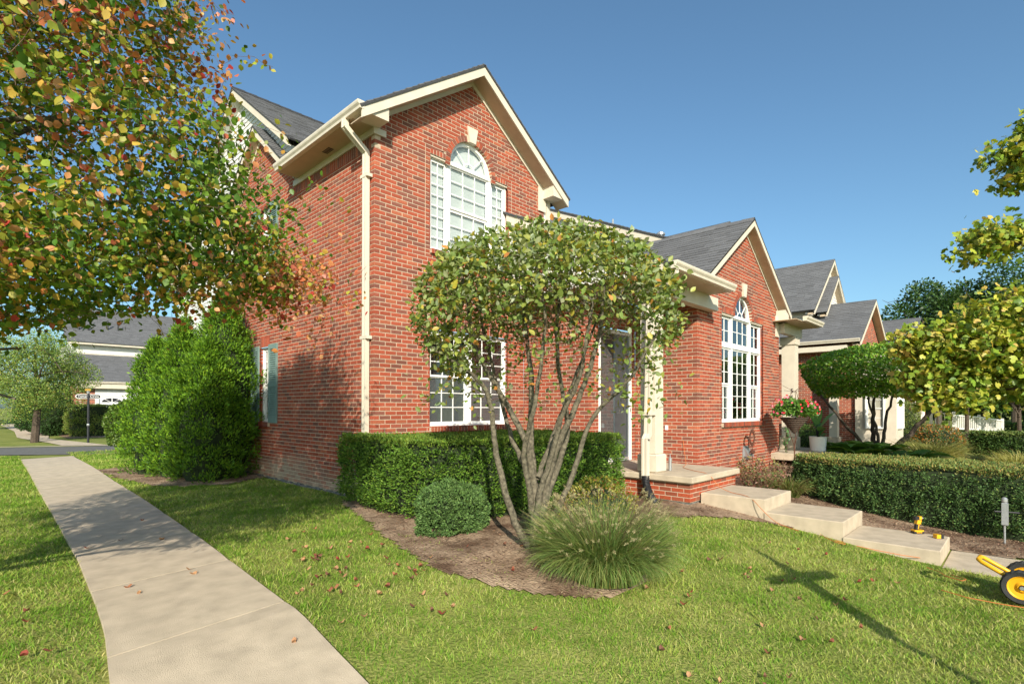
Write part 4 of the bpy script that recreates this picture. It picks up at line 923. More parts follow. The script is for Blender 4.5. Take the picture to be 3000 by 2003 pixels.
for pts, r0, r1 in stems: tubes_np([(pts, r0, r1)], 'trunk', M['bark'], tree, 10)
cc = np.array((-0.138, -3.584, 1.369))
def crown_pts(n, c, rx, rzu, rzd, lo=.0, hi=1.0, p=.45):
    v = nrm(rng.normal(0, 1, (n, 3))); r = rng.uniform(lo, hi, n) ** p; q = v * r[:, None]
    q[:, 2] *= np.where(q[:, 2] > 0, rzu, rzd); q[:, :2] *= rx; return c + q
tg = crown_pts(2500, cc, 1.36, .84, 1.05)
f_, r_ = np.array(fw), np.array(rt)
def side(p): return (p - np.array(CPOS)) @ r_
lat = (tg - cc) @ r_; hh = tg[:, 2] - cc[2]
bulge = 1.0 + .05 * np.sin(lat * 4)
tg = tg[~((hh < -.45) & (lat > -1.0) & (lat < .55) & (rng.random(len(tg)) < .8))]
lines, tips = grow(stems, tg, r_tip=.0020)
big = [l for l in lines if len(l[0]) > 7]; small = [l for l in lines if len(l[0]) <= 7]
for l in big[:60]: tubes_np([l], 'branch', M['bark'], tree, 6)
tubes_np([(l[0], l[1], l[2]) for l in big[60:]] + small, 'twigs', M['twig'], tree, 4, kind='stuff')
def leaf_on_tips(tips, per, keepf, spread=.05):
    Pn, D = [], []
    for t, d, pts in tips:
        k = keepf(t)
        for _ in range(rng.poisson(per * k)):
            q = pts[rng.integers(max(0, len(pts) - 3), len(pts))]; Pn.append(q + rng.normal(0, spread, 3)); D.append(d * .4 + rng.normal(0, 1, 3))
    return np.array(Pn), np.array(D)
def dens(t):
    e = (t - cc) / np.array([1.42, 1.42, .9]); r = np.linalg.norm(e); h = (t[2] - cc[2]); l = (t - cc) @ r_
    k = 1.0 if r > .75 else .35
    if h > .25: k *= 1.7
    elif h < -.1: k *= (.75 if l < -.7 else .85 if l > 1.1 else .16)
    else: k *= (1.3 if l < -.2 else .55 if l < .9 else 1.2)
    return k
Pn, D = leaf_on_tips(tips, 6.5, dens, .055)
# extra shell of leaves at the clipped surface
sh = crown_pts(7600, cc, 1.42, .88, .95, .74, 1.0, .5); hh = sh[:, 2] - cc[2]; ll = (sh - cc) @ r_
pk = np.where(hh > .15, 1.0, np.where(ll < -.75, .62, np.where(ll > 1.05, .42, np.where(hh > -.15, np.where(ll < 0, .7, .25), .05))))
sh = sh[rng.random(len(sh)) < pk]; Pn = np.concatenate([Pn, sh]); D = np.concatenate([D, (sh - cc) * .5 + rng.normal(0, .8, sh.shape)])
lowx = np.concatenate([np.array((-0.833, -3.289, 0.470)) + rng.normal(0, .12, (34, 3)), np.array((0.142, -4.438, 0.471)) + rng.normal(0, .13, (70, 3)), np.array((-1.179, -3.077, 0.601)) + rng.normal(0, .12, (50, 3)), np.array((0.416, -4.580, 0.711)) + rng.normal(0, .14, (60, 3))])
Pn = np.concatenate([Pn, lowx]); D = np.concatenate([D, rng.normal(0, 1, lowx.shape)])
D[:, 2] -= .25
n = len(Pn); Nn = nrm(rng.normal(0, .8, (n, 3)) + np.array([0, 0, .9]) + SUNV * .4)
pal = [(.14, .19, .035), (.18, .25, .06), (.25, .30, .10), (.32, .34, .07), (.42, .35, .05), (.50, .22, .06), (.27, .31, .17)]
col = pick_cols(n, pal, [24, 25, 17, 14, 6, 2.0, 12]); L = rng.uniform(.045, .08, n)
leaves_split('leaf', Pn, D, Nn, L, col, M['leaf'], tree, 'oval', 1.05, 300)
dead = tg[rng.integers(0, len(tg), 160)]; dd = cc + (dead - cc) * .8; sel = ((dd - cc) @ r_ > -.3)
dd = dd[sel]; leaf_mesh('dead_leaves', dd, rng.normal(0, 1, dd.shape), rng.normal(0, 1, dd.shape), rng.uniform(.04, .07, len(dd)), pick_cols(len(dd), [(.25, .11, .06), (.18, .08, .05)], [1, 1]), M['litter'], tree, 'oval', 1, kind='stuff')
# ------------------------------------------------------------------ large pear tree at the left
PT = np.array([-5.6, -1.7, gz(-5.6, -1.7)])
pear = empty('pear_tree', tuple(PT), 'large tree at the left with glossy green leaves turning orange and red, overhanging the sidewalk', 'tree')
def pear_r(z):   # crown radius by height
    return np.interp(z, [.95, 1.3, 1.9, 2.6, 3.2, 4.0, 4.6, 5.3], [1.3, 2.35, 2.60, 2.30, 2.1, 1.85, 1.2, .2])
PC = np.array([-5.15, -2.15])
trunk = resample([PT, PT + [0.05, 0, .9], PT + [.15, -.05, 1.7], PT + [.35, -.2, 3.0], PT + [.5, -.35, 5.0]], 30)
pst = [(trunk, .15, .03)]
mains = []
for k in range(26):
    a = rng.uniform(0, 2 * np.pi); 
    if k < 9: a = np.radians([-20, 0, 20, -45, 40, -75, -10, 10, 65][k])
    h = rng.uniform(.15, .75) if k > 8 else [.18, .24, .22, .2, .3, .3, .34, .42, .4][k]
    p0 = trunk[int(h * 29)]; z1 = min(4.6, p0[2] + rng.uniform(.5, 1.5) if k > 8 else p0[2] + [.75, .9, 1.2, .6, 1.4, .8, 1.6, 1.9, 1.3][k]); r = pear_r(z1) * .8
    p1 = np.array([PC[0] + math.cos(a) * r, PC[1] + math.sin(a) * r, z1]); L_ = np.linalg.norm(p1 - p0)
    pts = curve_pts(p0, p1, [0, 0, .12 * L_], 16); pts[1:] += rng.normal(0, .012, (15, 3)); pst.append((pts, .045 if k < 9 else .032, .007))
for l in pst: tubes_np([l], 'trunk' if l is pst[0] else 'limb', M['barkdark'] if l is pst[0] else M['bark'], pear, 9)
z = rng.uniform(.95, 5.2, 13000); a = rng.uniform(0, 2 * np.pi, 13000); rr = pear_r(z) * .93 * np.sqrt(rng.uniform(.08, 1, 13000)) * (1 + .10 * np.sin(a * 5 + z * 3) + .07 * np.sin(a * 11 - z * 5))
tg = np.stack([PC[0] + np.cos(a) * rr, PC[1] + np.sin(a) * rr, z], 1)
cell = np.sin(tg[:, 0] * 3.1 + 1) + np.sin(tg[:, 1] * 3.7) + np.sin(tg[:, 2] * 4.1 + tg[:, 0] * 2)
tg = tg[(cell > -1.45)][:8200]
low_r = np.concatenate([np.array(c) + rng.normal(0, 1, (k, 3)) * np.array(s_) for c, s_, k in (((-2.55, -2.75, 1.42), (.22, .30, .14), 150), ((-2.75, -2.50, 1.75), (.24, .30, .22), 170), ((-2.95, -2.45, 2.35), (.22, .25, .20), 120), ((-3.3, -2.7, 1.45), (.35, .35, .2), 260), ((-3.25, -2.4, 3.0), (.2, .22, .2), 60), ((-4.3, -3.0, 1.35), (.5, .4, .14), 260), ((-3.2, -2.1, 3.65), (.2, .25, .2), 90))])
tg = np.concatenate([tg, low_r]); dcam = np.linalg.norm(tg - np.array(CPOS), axis=1); tg = tg[dcam > 2.7]
lines, tips = grow(pst, tg, r_tip=.0019)
tubes_np(lines, 'twigs', M['twig'], pear, 4, kind='stuff')
Pn, D = leaf_on_tips(tips, 10.0, lambda t: 1.0, .065); D[:, 2] -= .5; n = len(Pn)
Nn = nrm(rng.normal(0, .9, (n, 3)) + np.array([0, 0, .5]) + SUNV * .5)
red = (wiggle(Pn[:, 0] * .8, Pn[:, 2] * .9) * .5 + .28 * (np.linalg.norm(Pn[:, :2] - PC, axis=1) / pear_r(Pn[:, 2])) * 1.8 + .22 * (Pn[:, 2] - 1.8) / 2 + rng.normal(0, .22, n))
g1 = pick_cols(n, [(.07, .155, .016), (.12, .22, .02), (.21, .29, .03)], [4, 5, 4]); g2 = pick_cols(n, [(.34, .31, .04), (.46, .29, .05), (.28, .30, .035)], [3, 3, 2]); g3 = pick_cols(n, [(.55, .22, .08), (.48, .14, .07), (.42, .05, .04), (.58, .30, .14)], [4, 3, 1, 4])
col = np.where((red > .74)[:, None], g3, np.where((red > .50)[:, None], g2, g1)); L = rng.uniform(.033, .056, n)
leaves_split('leaf', Pn, D, Nn, L, col, M['leaf'], pear, 'oval', 1.35, 300)
# ------------------------------------------------------------------ conifers and clipped hedges
def lump(P, k, seed=0.0):
    x, y, z = P[:, 0] * k + seed, P[:, 1] * k + seed * 1.7, P[:, 2] * k - seed
    return (np.sin(x + np.sin(y * 1.3)) * np.cos(y + np.sin(z)) + np.sin(z * 1.9 + np.cos(x * 1.7)) * .7 + .5 * np.sin(x * 2.7 + z * 2.1) * np.cos(y * 2.9)) / 1.8
def arborvitae(x, y, r, h, label, n, group, pal=((.085, .185, .012), (.14, .27, .014), (.045, .105, .010), (.21, .34, .02))):
    z0 = gz(x, y); root = empty('arborvitae', (x, y, z0), label, 'evergreen shrub', group)
    MB().tube([(x, y, z0 - .1), (x + .03, y, z0 + h * .5), (x, y, z0 + h * .85)], [.07, .05, .02], 8).build('trunk', M['barkdark'], root)
    m_c = n // 26; ic = rng.integers(0, m_c, n); t = (rng.uniform(0, 1, m_c) ** .85)[ic]; a = rng.uniform(0, 2 * np.pi, m_c)[ic]; dpc = (rng.random(m_c) ** 1.5)[ic]
    prof = np.interp(t, [0, .08, .3, .55, .8, .93, 1.0], [.72, .92, 1.0, .86, .52, .24, .02])
    d0 = np.stack([np.cos(a), np.sin(a), t * 2], 1); lp = lump(d0 * np.array([r, r, h / 2]) + np.array([x, y, 0]), 3.6 / max(.5, r), x * 3); lp2 = lump(d0 * np.array([r, r, h / 2]) * 1.0, 11, y)
    lp3 = lump(d0 * np.array([r * 1.6, r * 1.6, h / 5]), 9, y * 2); rr = r * prof * (1 + .22 * lp + .12 * lp2 + .16 * lp3) * (1 - .26 * dpc)
    P_ = np.stack([x + np.cos(a) * rr, y + np.sin(a) * rr, z0 + .03 + t * h + .05 * lp2], 1)
    out = np.stack([np.cos(a), np.sin(a), np.full(n, .35)], 1); off_ = rng.normal(0, 1, (n, 3)) * np.array([.042, .042, .055]); P_ = P_ + off_; D_ = out * .6 + np.array([0, 0, .7]) + nrm(off_) * .7 + rng.normal(0, .22, (n, 3)); N_ = out + rng.normal(0, .5, (n, 3))
    c = pick_cols(n, pal, [6, 5, 4, 2]); 
    leaf_mesh('foliage', P_, D_, N_, rng.uniform(.045, .085, n), c, M['needle'], root, 'diamond', .8, kind='stuff')
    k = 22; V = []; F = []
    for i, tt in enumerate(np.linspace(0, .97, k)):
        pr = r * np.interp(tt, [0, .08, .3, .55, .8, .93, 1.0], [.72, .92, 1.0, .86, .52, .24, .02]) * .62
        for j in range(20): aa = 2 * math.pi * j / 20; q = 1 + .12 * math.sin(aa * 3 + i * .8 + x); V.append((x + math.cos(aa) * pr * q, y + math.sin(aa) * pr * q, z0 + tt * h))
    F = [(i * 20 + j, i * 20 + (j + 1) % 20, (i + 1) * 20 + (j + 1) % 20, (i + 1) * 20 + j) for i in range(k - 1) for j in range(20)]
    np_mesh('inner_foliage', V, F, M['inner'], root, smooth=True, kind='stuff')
    return root
ga = 'arborvitae clump at the end wall'
arborvitae(-.55, 5.0, .80, 3.75, 'tallest bright green arborvitae, its pointed tip against the brick end wall', 26000, ga)
arborvitae(-.95, 4.72, .72, 2.7, 'round bright green arborvitae at the front of the clump', 24000, ga)
arborvitae(-1.12, 5.75, .74, 3.1, 'bright green arborvitae in the middle of the clump', 22000, ga)
arborvitae(-1.38, 6.75, .66, 2.9, 'bright green arborvitae nearest the sidewalk and road', 20000, ga)
arborvitae(-.85, 6.6, .75, 3.4, 'arborvitae at the back of the clump under the siding wall', 9000, ga)
def hedge(name, label, outline, ztop, ground_dz, n, pal, w, L=(.028, .05), parent=None, group=None, cat='hedge', bump=.035, rt_=.12, wid=.62, top_pal=None, zfun=None, mat_='needle'):
    """clipped hedge over a footprint polygon (list of x,y, counter-clockwise)"""
    O = np.array(outline); q = O.copy()
    for _ in range(2):   # round the corners
        nx_ = np.roll(q, -1, 0); q = np.stack([q * .75 + nx_ * .25, q * .25 + nx_ * .75], 1).reshape(-1, 2)
    O = q; seg = np.roll(O, -1, 0) - O; ln = np.linalg.norm(seg, axis=1); per = ln.sum(); cx, cy = O.mean(0)
    area = .5 * abs(np.sum(O[:, 0] * np.roll(O[:, 1], -1) - np.roll(O[:, 0], -1) * O[:, 1])); hgt = ztop - gz(cx, cy)
    root = empty(name, (float(cx), float(cy), gz(cx, cy)), label, cat, group)
    ns = int(n * per * hgt / (per * hgt + area)); nt = n - ns
    mc = max(50, ns // 14); ci = rng.integers(0, mc, ns); i = rng.choice(len(O), mc, p=ln / per)[ci]; t = rng.random(mc)[ci][:, None]; dpc = (rng.random(mc) ** 1.7)[ci]; B = O[i] + seg[i] * t; nm = np.stack([seg[i, 1], -seg[i, 0]], 1) / ln[i][:, None]
    s = rng.random(mc)[ci]; gzs = ground(B[:, 0], B[:, 1]) + ground_dz; zz = gzs + (ztop - gzs) * s
    ins = np.where(s > 1 - rt_, rt_ * hgt * (1 - np.sqrt(np.clip(1 - ((s - 1 + rt_) / rt_) ** 2, 0, 1))), 0) + .16 * hgt * np.clip(.18 - s, 0, 1) / .18 * .9
    P3 = np.stack([B[:, 0], B[:, 1], zz], 1); lp = lump(P3, 5.5, 1.0) * bump + lump(P3, 17, 2.0) * bump * .6
    dep = dpc * .075; off_ = rng.normal(0, 1, (ns, 3)) * .9 * L[1] * .55
    P_ = np.stack([B[:, 0] + nm[:, 0] * (lp - ins - dep), B[:, 1] + nm[:, 1] * (lp - ins - dep), zz], 1) + off_
    D_ = np.stack([nm[:, 0] * .7, nm[:, 1] * .7, np.full(ns, .35)], 1) + nrm(off_) * .7 + rng.normal(0, .3, (ns, 3)); N_ = np.stack([nm[:, 0], nm[:, 1], np.full(ns, .6)], 1) + rng.normal(0, .6, (ns, 3))
    bb0, bb1 = O.min(0), O.max(0); Q = rng.uniform(bb0, bb1, (int(nt * 2.2), 2)); Q = Q[inpoly(Q[:, 0], Q[:, 1], [tuple(p) for p in O])][:nt]
    if len(Q):
        T3 = np.stack([Q[:, 0], Q[:, 1], np.full(len(Q), ztop)], 1); T3[:, 2] += lump(T3, 5, .3) * bump * .5 - rng.random(len(Q)) ** 2 * .05
        P_ = np.concatenate([P_, T3]); D_ = np.concatenate([D_, np.array([0, 0, .8]) + rng.normal(0, .5, (len(Q), 3))]); N_ = np.concatenate([N_, np.array([0, 0, 1]) + rng.normal(0, .6, (len(Q), 3))])
    m_ = len(P_); c = pick_cols(m_, pal, w)
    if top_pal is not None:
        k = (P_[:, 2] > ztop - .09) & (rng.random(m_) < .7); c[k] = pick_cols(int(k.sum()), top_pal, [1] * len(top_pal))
    leaf_mesh('foliage', P_, D_, N_, rng.uniform(L[0], L[1], m_), c, M[mat_], root, 'diamond', wid * 1.6, kind='stuff')
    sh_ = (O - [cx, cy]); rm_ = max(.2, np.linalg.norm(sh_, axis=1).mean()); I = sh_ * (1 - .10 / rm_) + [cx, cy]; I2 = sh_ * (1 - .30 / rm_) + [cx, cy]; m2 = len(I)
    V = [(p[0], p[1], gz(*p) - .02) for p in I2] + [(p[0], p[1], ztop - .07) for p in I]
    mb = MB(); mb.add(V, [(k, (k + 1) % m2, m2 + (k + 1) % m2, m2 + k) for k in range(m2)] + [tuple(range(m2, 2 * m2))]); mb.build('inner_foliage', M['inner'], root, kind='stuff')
    return root
yew = [(.075, .155, .018), (.12, .22, .025), (.045, .095, .013), (.18, .27, .035)]
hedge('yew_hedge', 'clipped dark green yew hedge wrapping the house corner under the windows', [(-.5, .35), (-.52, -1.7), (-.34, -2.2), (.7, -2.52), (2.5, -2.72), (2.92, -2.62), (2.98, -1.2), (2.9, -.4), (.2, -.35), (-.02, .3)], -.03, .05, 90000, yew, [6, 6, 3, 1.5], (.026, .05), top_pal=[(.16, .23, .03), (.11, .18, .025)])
def blob_shrub(name, label, c, rad, n, pal, w, L=(.03, .055), cat='shrub', group=None, shape='diamond', wid=1.0, mat_='needle', inner=.8, flat=.0):
    c = np.array(c, float); root = empty(name, (c[0], c[1], gz(c[0], c[1])), label, cat, group); rad = np.array(rad, float)
    v = nrm(rng.normal(0, 1, (n, 3))); v = v[v[:, 2] > -.75]; n = len(v); k = 1 + .16 * lump(v * 2.2 + c, 1.6, c[0]) + .10 * lump(v * 6 + c, 1.5, c[1]) - .14 * rng.random(n) ** 2
    P_ = c + v * rad * k[:, None]; g_ = ground(P_[:, 0], P_[:, 1]); ok = P_[:, 2] > g_ + .01; P_ = P_[ok]; v = v[ok]; n = len(P_)
    D_ = v * .7 + np.array([0, 0, .3]) + rng.normal(0, .5, (n, 3)); N_ = v + rng.normal(0, .6, (n, 3)) + np.array([0, 0, .3])
    leaf_mesh('foliage', P_, D_, N_, rng.uniform(L[0], L[1], n), pick_cols(n, pal, w), M[mat_], root, shape, wid, kind='stuff')
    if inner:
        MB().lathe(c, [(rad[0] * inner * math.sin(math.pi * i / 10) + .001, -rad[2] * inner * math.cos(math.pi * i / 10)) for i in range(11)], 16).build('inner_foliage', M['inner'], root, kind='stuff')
    return root
blob_shrub('yew_shrub', 'low rounded yew bulging out in front of the clipped hedge corner', (-.36, -2.32, -.84), (.46, .34, .36), 20000, [(.09, .165, .045), (.13, .22, .06), (.055, .10, .03)], [4, 3, 2], (.024, .045), inner=.6)
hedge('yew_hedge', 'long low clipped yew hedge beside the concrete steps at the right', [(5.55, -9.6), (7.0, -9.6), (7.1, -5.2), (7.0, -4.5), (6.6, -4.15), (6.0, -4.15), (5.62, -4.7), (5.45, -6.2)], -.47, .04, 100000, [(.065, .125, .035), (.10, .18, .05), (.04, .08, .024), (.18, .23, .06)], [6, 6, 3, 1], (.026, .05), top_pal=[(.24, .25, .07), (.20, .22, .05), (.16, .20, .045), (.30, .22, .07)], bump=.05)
# yellowish low shrub behind the grass clump
blob_shrub('barberry_shrub', 'small yellow-green and rusty shrub between the hedge and the grass clump', (1.55, -3.05, -.98), (.62, .42, .40), 5200, [(.22, .24, .03), (.34, .30, .05), (.12, .17, .03), (.32, .15, .06)], [4, 3, 3, 1.4], (.025, .045), mat_='leaf', inner=.7, wid=1.3)
# ------------------------------------------------------------------ blades: ornamental grasses and the lawn
def blades(name, B, Dh, H_, bendk, W_, c0, c1, m, parent=None, segs=4, kind='stuff', base=None):
    """B base (n,3), Dh horizontal lean (n,2) per metre of height, H_ length, bend, width; colours root c0 and tip c1"""
    n = len(B); t = np.linspace(0, 1, segs + 1)[None, :, None]; Hh = H_[:, None, None]
    side_ = np.stack([-Dh[:, 1], Dh[:, 0], np.zeros(n)], 1) + rng.normal(0, .3, (n, 3)) * np.array([1, 1, .2]); side_ = nrm(side_)
    z = np.sin(np.clip(t * bendk[:, None, None], 0, 2.6)) / np.maximum(bendk[:, None, None], .2) * Hh
    h = (1 - np.cos(np.clip(t * bendk[:, None, None], 0, 2.6))) / np.maximum(bendk[:, None, None], .2) * Hh
    dh = nrm(np.concatenate([Dh, np.zeros((n, 1))], 1) + 1e-6); lean = np.concatenate([Dh, np.zeros((n, 1))], 1)[:, None, :] * z
    ctr = B[:, None, :] + np.array([0, 0, 1]) * z + dh[:, None, :] * h + lean
    w = W_[:, None, None] * (1 - t ** 2.6 * .9) * .5
    V = np.stack([ctr - side_[:, None, :] * w, ctr + side_[:, None, :] * w], 2).reshape(n, (segs + 1) * 2, 3)
    k = (segs + 1) * 2; f0 = np.array([(2 * i, 2 * i + 1, 2 * i + 3, 2 * i + 2) for i in range(segs)]); F = (f0[None] + (np.arange(n) * k)[:, None, None]).reshape(-1, 4)
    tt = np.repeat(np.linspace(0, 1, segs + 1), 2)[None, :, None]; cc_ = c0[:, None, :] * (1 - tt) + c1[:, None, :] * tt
    return np_mesh(name, V.reshape(-1, 3), F, m, parent, col=cc_.reshape(-1, 3), kind=kind, base=base)
def grass_clump(name, label, c, rb, n, Ln, pal, tipc, group=None, W_=.006, plumes=0, bend=(1.0, 2.4), cat='ornamental grass', lean=.45):
    x, y = c; z0 = gz(x, y); root = empty(name, (x, y, z0), label, cat, group)
    a = rng.uniform(0, 2 * np.pi, n); r = rb * np.sqrt(rng.random(n)); B = np.stack([x + np.cos(a) * r, y + np.sin(a) * r, np.full(n, z0 - .01)], 1)
    Dh = np.stack([np.cos(a), np.sin(a)], 1) * (rng.uniform(.05, lean, n) + r / rb * .12)[:, None] + rng.normal(0, .08, (n, 2)); kb = rng.uniform(bend[0], bend[1], n)
    blades('blades', B, Dh, rng.uniform(Ln[0], Ln[1], n) * (1 - .10 * (kb - bend[0])), kb, np.full(n, W_) * rng.uniform(.7, 1.3, n), pick_cols(n, pal, [1] * len(pal)), pick_cols(n, tipc, [1] * len(tipc)), M['grass'], root, 7)
    if plumes:
        vs, ds, ls = [], [], []; st = []
        for k in range(plumes):
            a = rng.uniform(0, 2 * np.pi); q = rng.uniform(.2, 1); R_ = rb + Ln[1] * .42 * q; zt = z0 + Ln[1] * (.92 - .50 * q * q) + rng.normal(0, .03); d = np.array([math.cos(a), math.sin(a), 0])
            tip = np.array([x, y, 0]) + d * R_; tip[2] = zt; base_ = np.array([x, y, z0]) + d * rb * .4; pts = curve_pts(base_, tip, [0, 0, .12], 7); st.append((pts, .0016, .001))
            dirp = nrm(d * .8 + np.array([0, 0, .5]) + rng.normal(0, .3, 3))
            for j in range(46): u = rng.uniform(0, .07); vs.append(tip + dirp * u); ds.append(dirp * .5 + rng.normal(0, 1, 3)); ls.append(rng.uniform(.012, .026) * (1 - abs(u / .07 - .4)))
        tubes_np(st, 'plume_stems', M['twig'], root, 3, kind='stuff')
        leaf_mesh('plumes', np.array(vs), np.array(ds), rng.normal(0, 1, (len(vs), 3)), np.array(ls), pick_cols(len(vs), [(.42, .36, .20), (.32, .27, .14)], [1, 1]), M['litter'], root, 'diamond', .35, kind='stuff')
    return root
grass_clump('fountain_grass', 'big mounded clump of fountain grass with tan plumes at the edge of the lawn', (-.27, -4.40), .33, 9000, (.52, .80), [(.10, .17, .04), (.15, .22, .045), (.26, .25, .08)], [(.12, .22, .06), (.20, .29, .07), (.32, .32, .12)], plumes=260, W_=.0066, bend=(.7, 2.7), lean=.08)
# lawn blades
def lawn_blades():
    P_ = []
    for (x0, x1, y0, y1, n) in ((-8, 6, -8, 6, 820000), (-9, .2, 6, 16.5, 420000)):
        X = rng.uniform(x0, x1, n); Y = rng.uniform(y0, y1, n)
        d = np.stack([X, Y, ground(X, Y)], 1) - np.array(CPOS); dz = d @ f_; sx = (d @ r_) / np.maximum(dz, .05) * CF
        keep = (dz > 1.0) & (abs(sx) < 1750) & (rng.random(n) < np.clip((4.6 / np.maximum(dz, 1)) ** 1.25, .05, 1))
        P_.append(np.stack([X, Y], 1)[keep])
    q = np.concatenate(P_); x, y = q[:, 0], q[:, 1]; bad = np.zeros(len(q), bool)
    for b in beds: bad |= inpoly(x + .05 * wiggle(x, y, 3), y + .05 * wiggle(y, x, 3), b) & ~((b is bed_front) & (rng.random(len(q)) < np.clip(.55 * wiggle(x * 1.3, y * 1.3, 1.5) - .02 + (.28 if True else 0) * np.exp(-((x + 1.25) ** 2 + (y + 3.2) ** 2) / .35), .01, .8) * ((x < -.85) | (y < -4.2))))
    wlx = np.interp(y, [p[1] for p in wl_], [p[0] for p in wl_]); wrx = np.interp(y, [p[1] for p in wr_], [p[0] for p in wr_]); bad |= (x > wlx - .015) & (x < wrx + .015)
    bad |= (x > 3.36) & (x < 4.62) & (y < -3.6); bad |= (x > -.1) & (y > -.3); bad |= (x > 5)
    q = q[~bad]; x, y = q[:, 0], q[:, 1]; n = len(q)
    d = np.hypot(x - CPOS.x, y - CPOS.y)
    tuft = .75 + .5 * np.clip(wiggle(x, y, 2.2) + .3, 0, 1); dry = wiggle(x * 1.1 + 3, y * 1.1, .8) * .5 + wiggle(x, y, 3.3) * .35 + rng.normal(0, .33, n) + .22 * smn((x + .5) / 3) + .25 * np.exp(-((x + 1.3) ** 2 + (y + 2.9) ** 2) / .5)
    H_ = rng.uniform(.016, .040, n) * tuft * (1 + .05 * d); W_ = rng.uniform(.0020, .0036, n) * (1 + .15 * d)
    Dh = rng.normal(0, .5, (n, 2)); B = np.stack([x, y, ground(x, y) + .012 * wiggle(x, y, .8) - .014], 1)
    g = pick_cols(n, [(.15, .29, .024), (.21, .35, .035), (.10, .22, .018)], [4, 4, 2]); yl = pick_cols(n, [(.40, .44, .10), (.52, .49, .19), (.31, .42, .07)], [4, 2.5, 5])
    c = np.where((dry > .02)[:, None], yl, g)
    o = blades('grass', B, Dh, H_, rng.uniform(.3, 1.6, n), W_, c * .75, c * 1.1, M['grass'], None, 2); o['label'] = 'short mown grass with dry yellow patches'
    return n
NBL = lawn_blades()
# bark chips on the beds
def chips(n, poly, sz=(.012, .04)):
    a = np.array(poly); q = rng.uniform(a.min(0), a.max(0), (n, 2)); q = q[inpoly(q[:, 0], q[:, 1], poly)]; m_ = len(q)
    P_ = np.stack([q[:, 0], q[:, 1], ground(q[:, 0], q[:, 1]) + .012 * wiggle(q[:, 0], q[:, 1], .8) + rng.uniform(.008, .022, m_)], 1)
    D_ = rng.normal(0, 1, (m_, 3)) * np.array([1, 1, .25]); N_ = rng.normal(0, .35, (m_, 3)) + np.array([0, 0, 1])
    o = leaf_mesh('bark_chips', P_, D_, N_, rng.uniform(sz[0], sz[1], m_), pick_cols(m_, [(.20, .115, .07), (.12, .065, .045), (.36, .25, .16), (.07, .04, .03)], [4, 3, 2, 2]), M['chip'], None, 'diamond', .7, kind='stuff'); o['label'] = 'shredded bark chips scattered over the soil'
chips(14000, bed_front); chips(5000, bed_side); chips(30000, [(4.4, -9), (5.7, -9), (5.8, -4.4), (7, -3), (5.2, -3.1), (4.55, -3.8)])
# ------------------------------------------------------------------ fallen leaves
def fallen(x, y, i):
    s = rnd.uniform(.030, .058); a = rnd.uniform(0, 6.28); c = rnd.choice([(.34, .14, .07), (.24, .085, .05), (.44, .24, .12), (.26, .06, .04), (.17, .08, .05), (.36, .19, .10)])
    mb = MB(); vs = []
    for k in range(9):
        t = k / 9 * 2 * math.pi; r = s * (.55 + .2 * math.sin(t * 2 + i) + rnd.uniform(-.06, .06)); vs.append((x + math.cos(t + a) * r * 1.0, y + math.sin(t + a) * r * .75, gz(x, y) + .030 + .013 * math.sin(t * 2 + i) + rnd.uniform(0, .010)))
    vs.append((x, y, gz(x, y) + .022)); mb.add(vs, [(k, (k + 1) % 9, 9) for k in range(9)], c)
    return mb.build('fallen_leaf', M['litter'], colattr=True)
spots = []
for k in range(125):
    r = rnd.random()
    if r < .5: x, y = rnd.gauss(-1.85, .42), rnd.gauss(-3.0, .75); lab, gr = 'curled rusty brown leaf lying in the grass between the sidewalk and the bare bed', 'fallen leaves between sidewalk and bed'
    elif r < .85: x, y = rnd.uniform(-2.2, 2.6), rnd.uniform(-6.3, -4.8); lab, gr = 'dry brown leaf lying on the open front lawn', 'fallen leaves on the front lawn'
    elif r < .93: x, y = rnd.uniform(-1.1, .3), rnd.uniform(-4.2, -2.9); lab, gr = 'dry leaf lying on the bare soil around the trunks', 'fallen leaves on the bare soil'
    else: x, y = rnd.uniform(-3.6, -2.75), rnd.uniform(-3.9, 1.5); lab, gr = 'small reddish leaf lying on the concrete sidewalk', 'fallen leaves on the sidewalk'
    on_walk = -3.75 < x < -2.62 and y > -4.5
    if on_walk and r < .93: continue
    o = fallen(x, y, k); tag(o, lab, 'leaf', gr)
for k in range(9):
    x, y = rnd.uniform(-4.6, -3.95), rnd.uniform(-3.0, 1.0); tag(fallen(x, y, k), 'red leaf lying in the grass left of the sidewalk', 'leaf', 'fallen leaves left of the sidewalk')
# ------------------------------------------------------------------ next units of the row (right)
def simple_win(T, parent, u0, u1, z0, z1, cols, rows, d=-.03, blind=False):
    w = MB(); frame_rect(T, w, u0, u1, z0, z1, d - .05, d + .045, .045); w = w.build('window', M['vinyl'], parent); zm = (z0 + z1) / 2
    room(T, w, u0 + .02, u1 - .02, z0 + .02, z1 - .02, -.4); sash(T, w, u0 + .045, u1 - .045, zm, z1 - .045, d, cols, rows, blind=blind); sash(T, w, u0 + .045, u1 - .045, z0 + .045, zm + .02, d - .02, cols, rows, blind=blind); return w
U2 = empty('brick_townhouse', (X2 + .01, -2.8, -1.35), 'neighbouring brick unit with the numbered cream porch column and hanging flowers in front', 'house', 'row of brick townhouses')
pc, pm = [], MB()
def wall_to(T, N, n0, n1, al, lo, root, keep, flip=False):
    pc, pm = [], MB()
    brick_wall((lambda u, d, z: T(u, d, z - CR)) if flip else T, N, n0, n1, al, lo, None, pc, pm); split_pieces(pc, 'brick', M['brick'], root, keep, 'brickwork'); pm.build('mortar', M['mortar'], root)
Tdu = mkT((X2, -1.585, 0), (1, 0, 0), (0, -1, 0)); wall_to(Tdu, Nf, -20, 36, lambda z: cut_open((0, 2.6), z, [rect_op(1.0, 1.95, -1.1, 1.5)]), None, U2, 60)
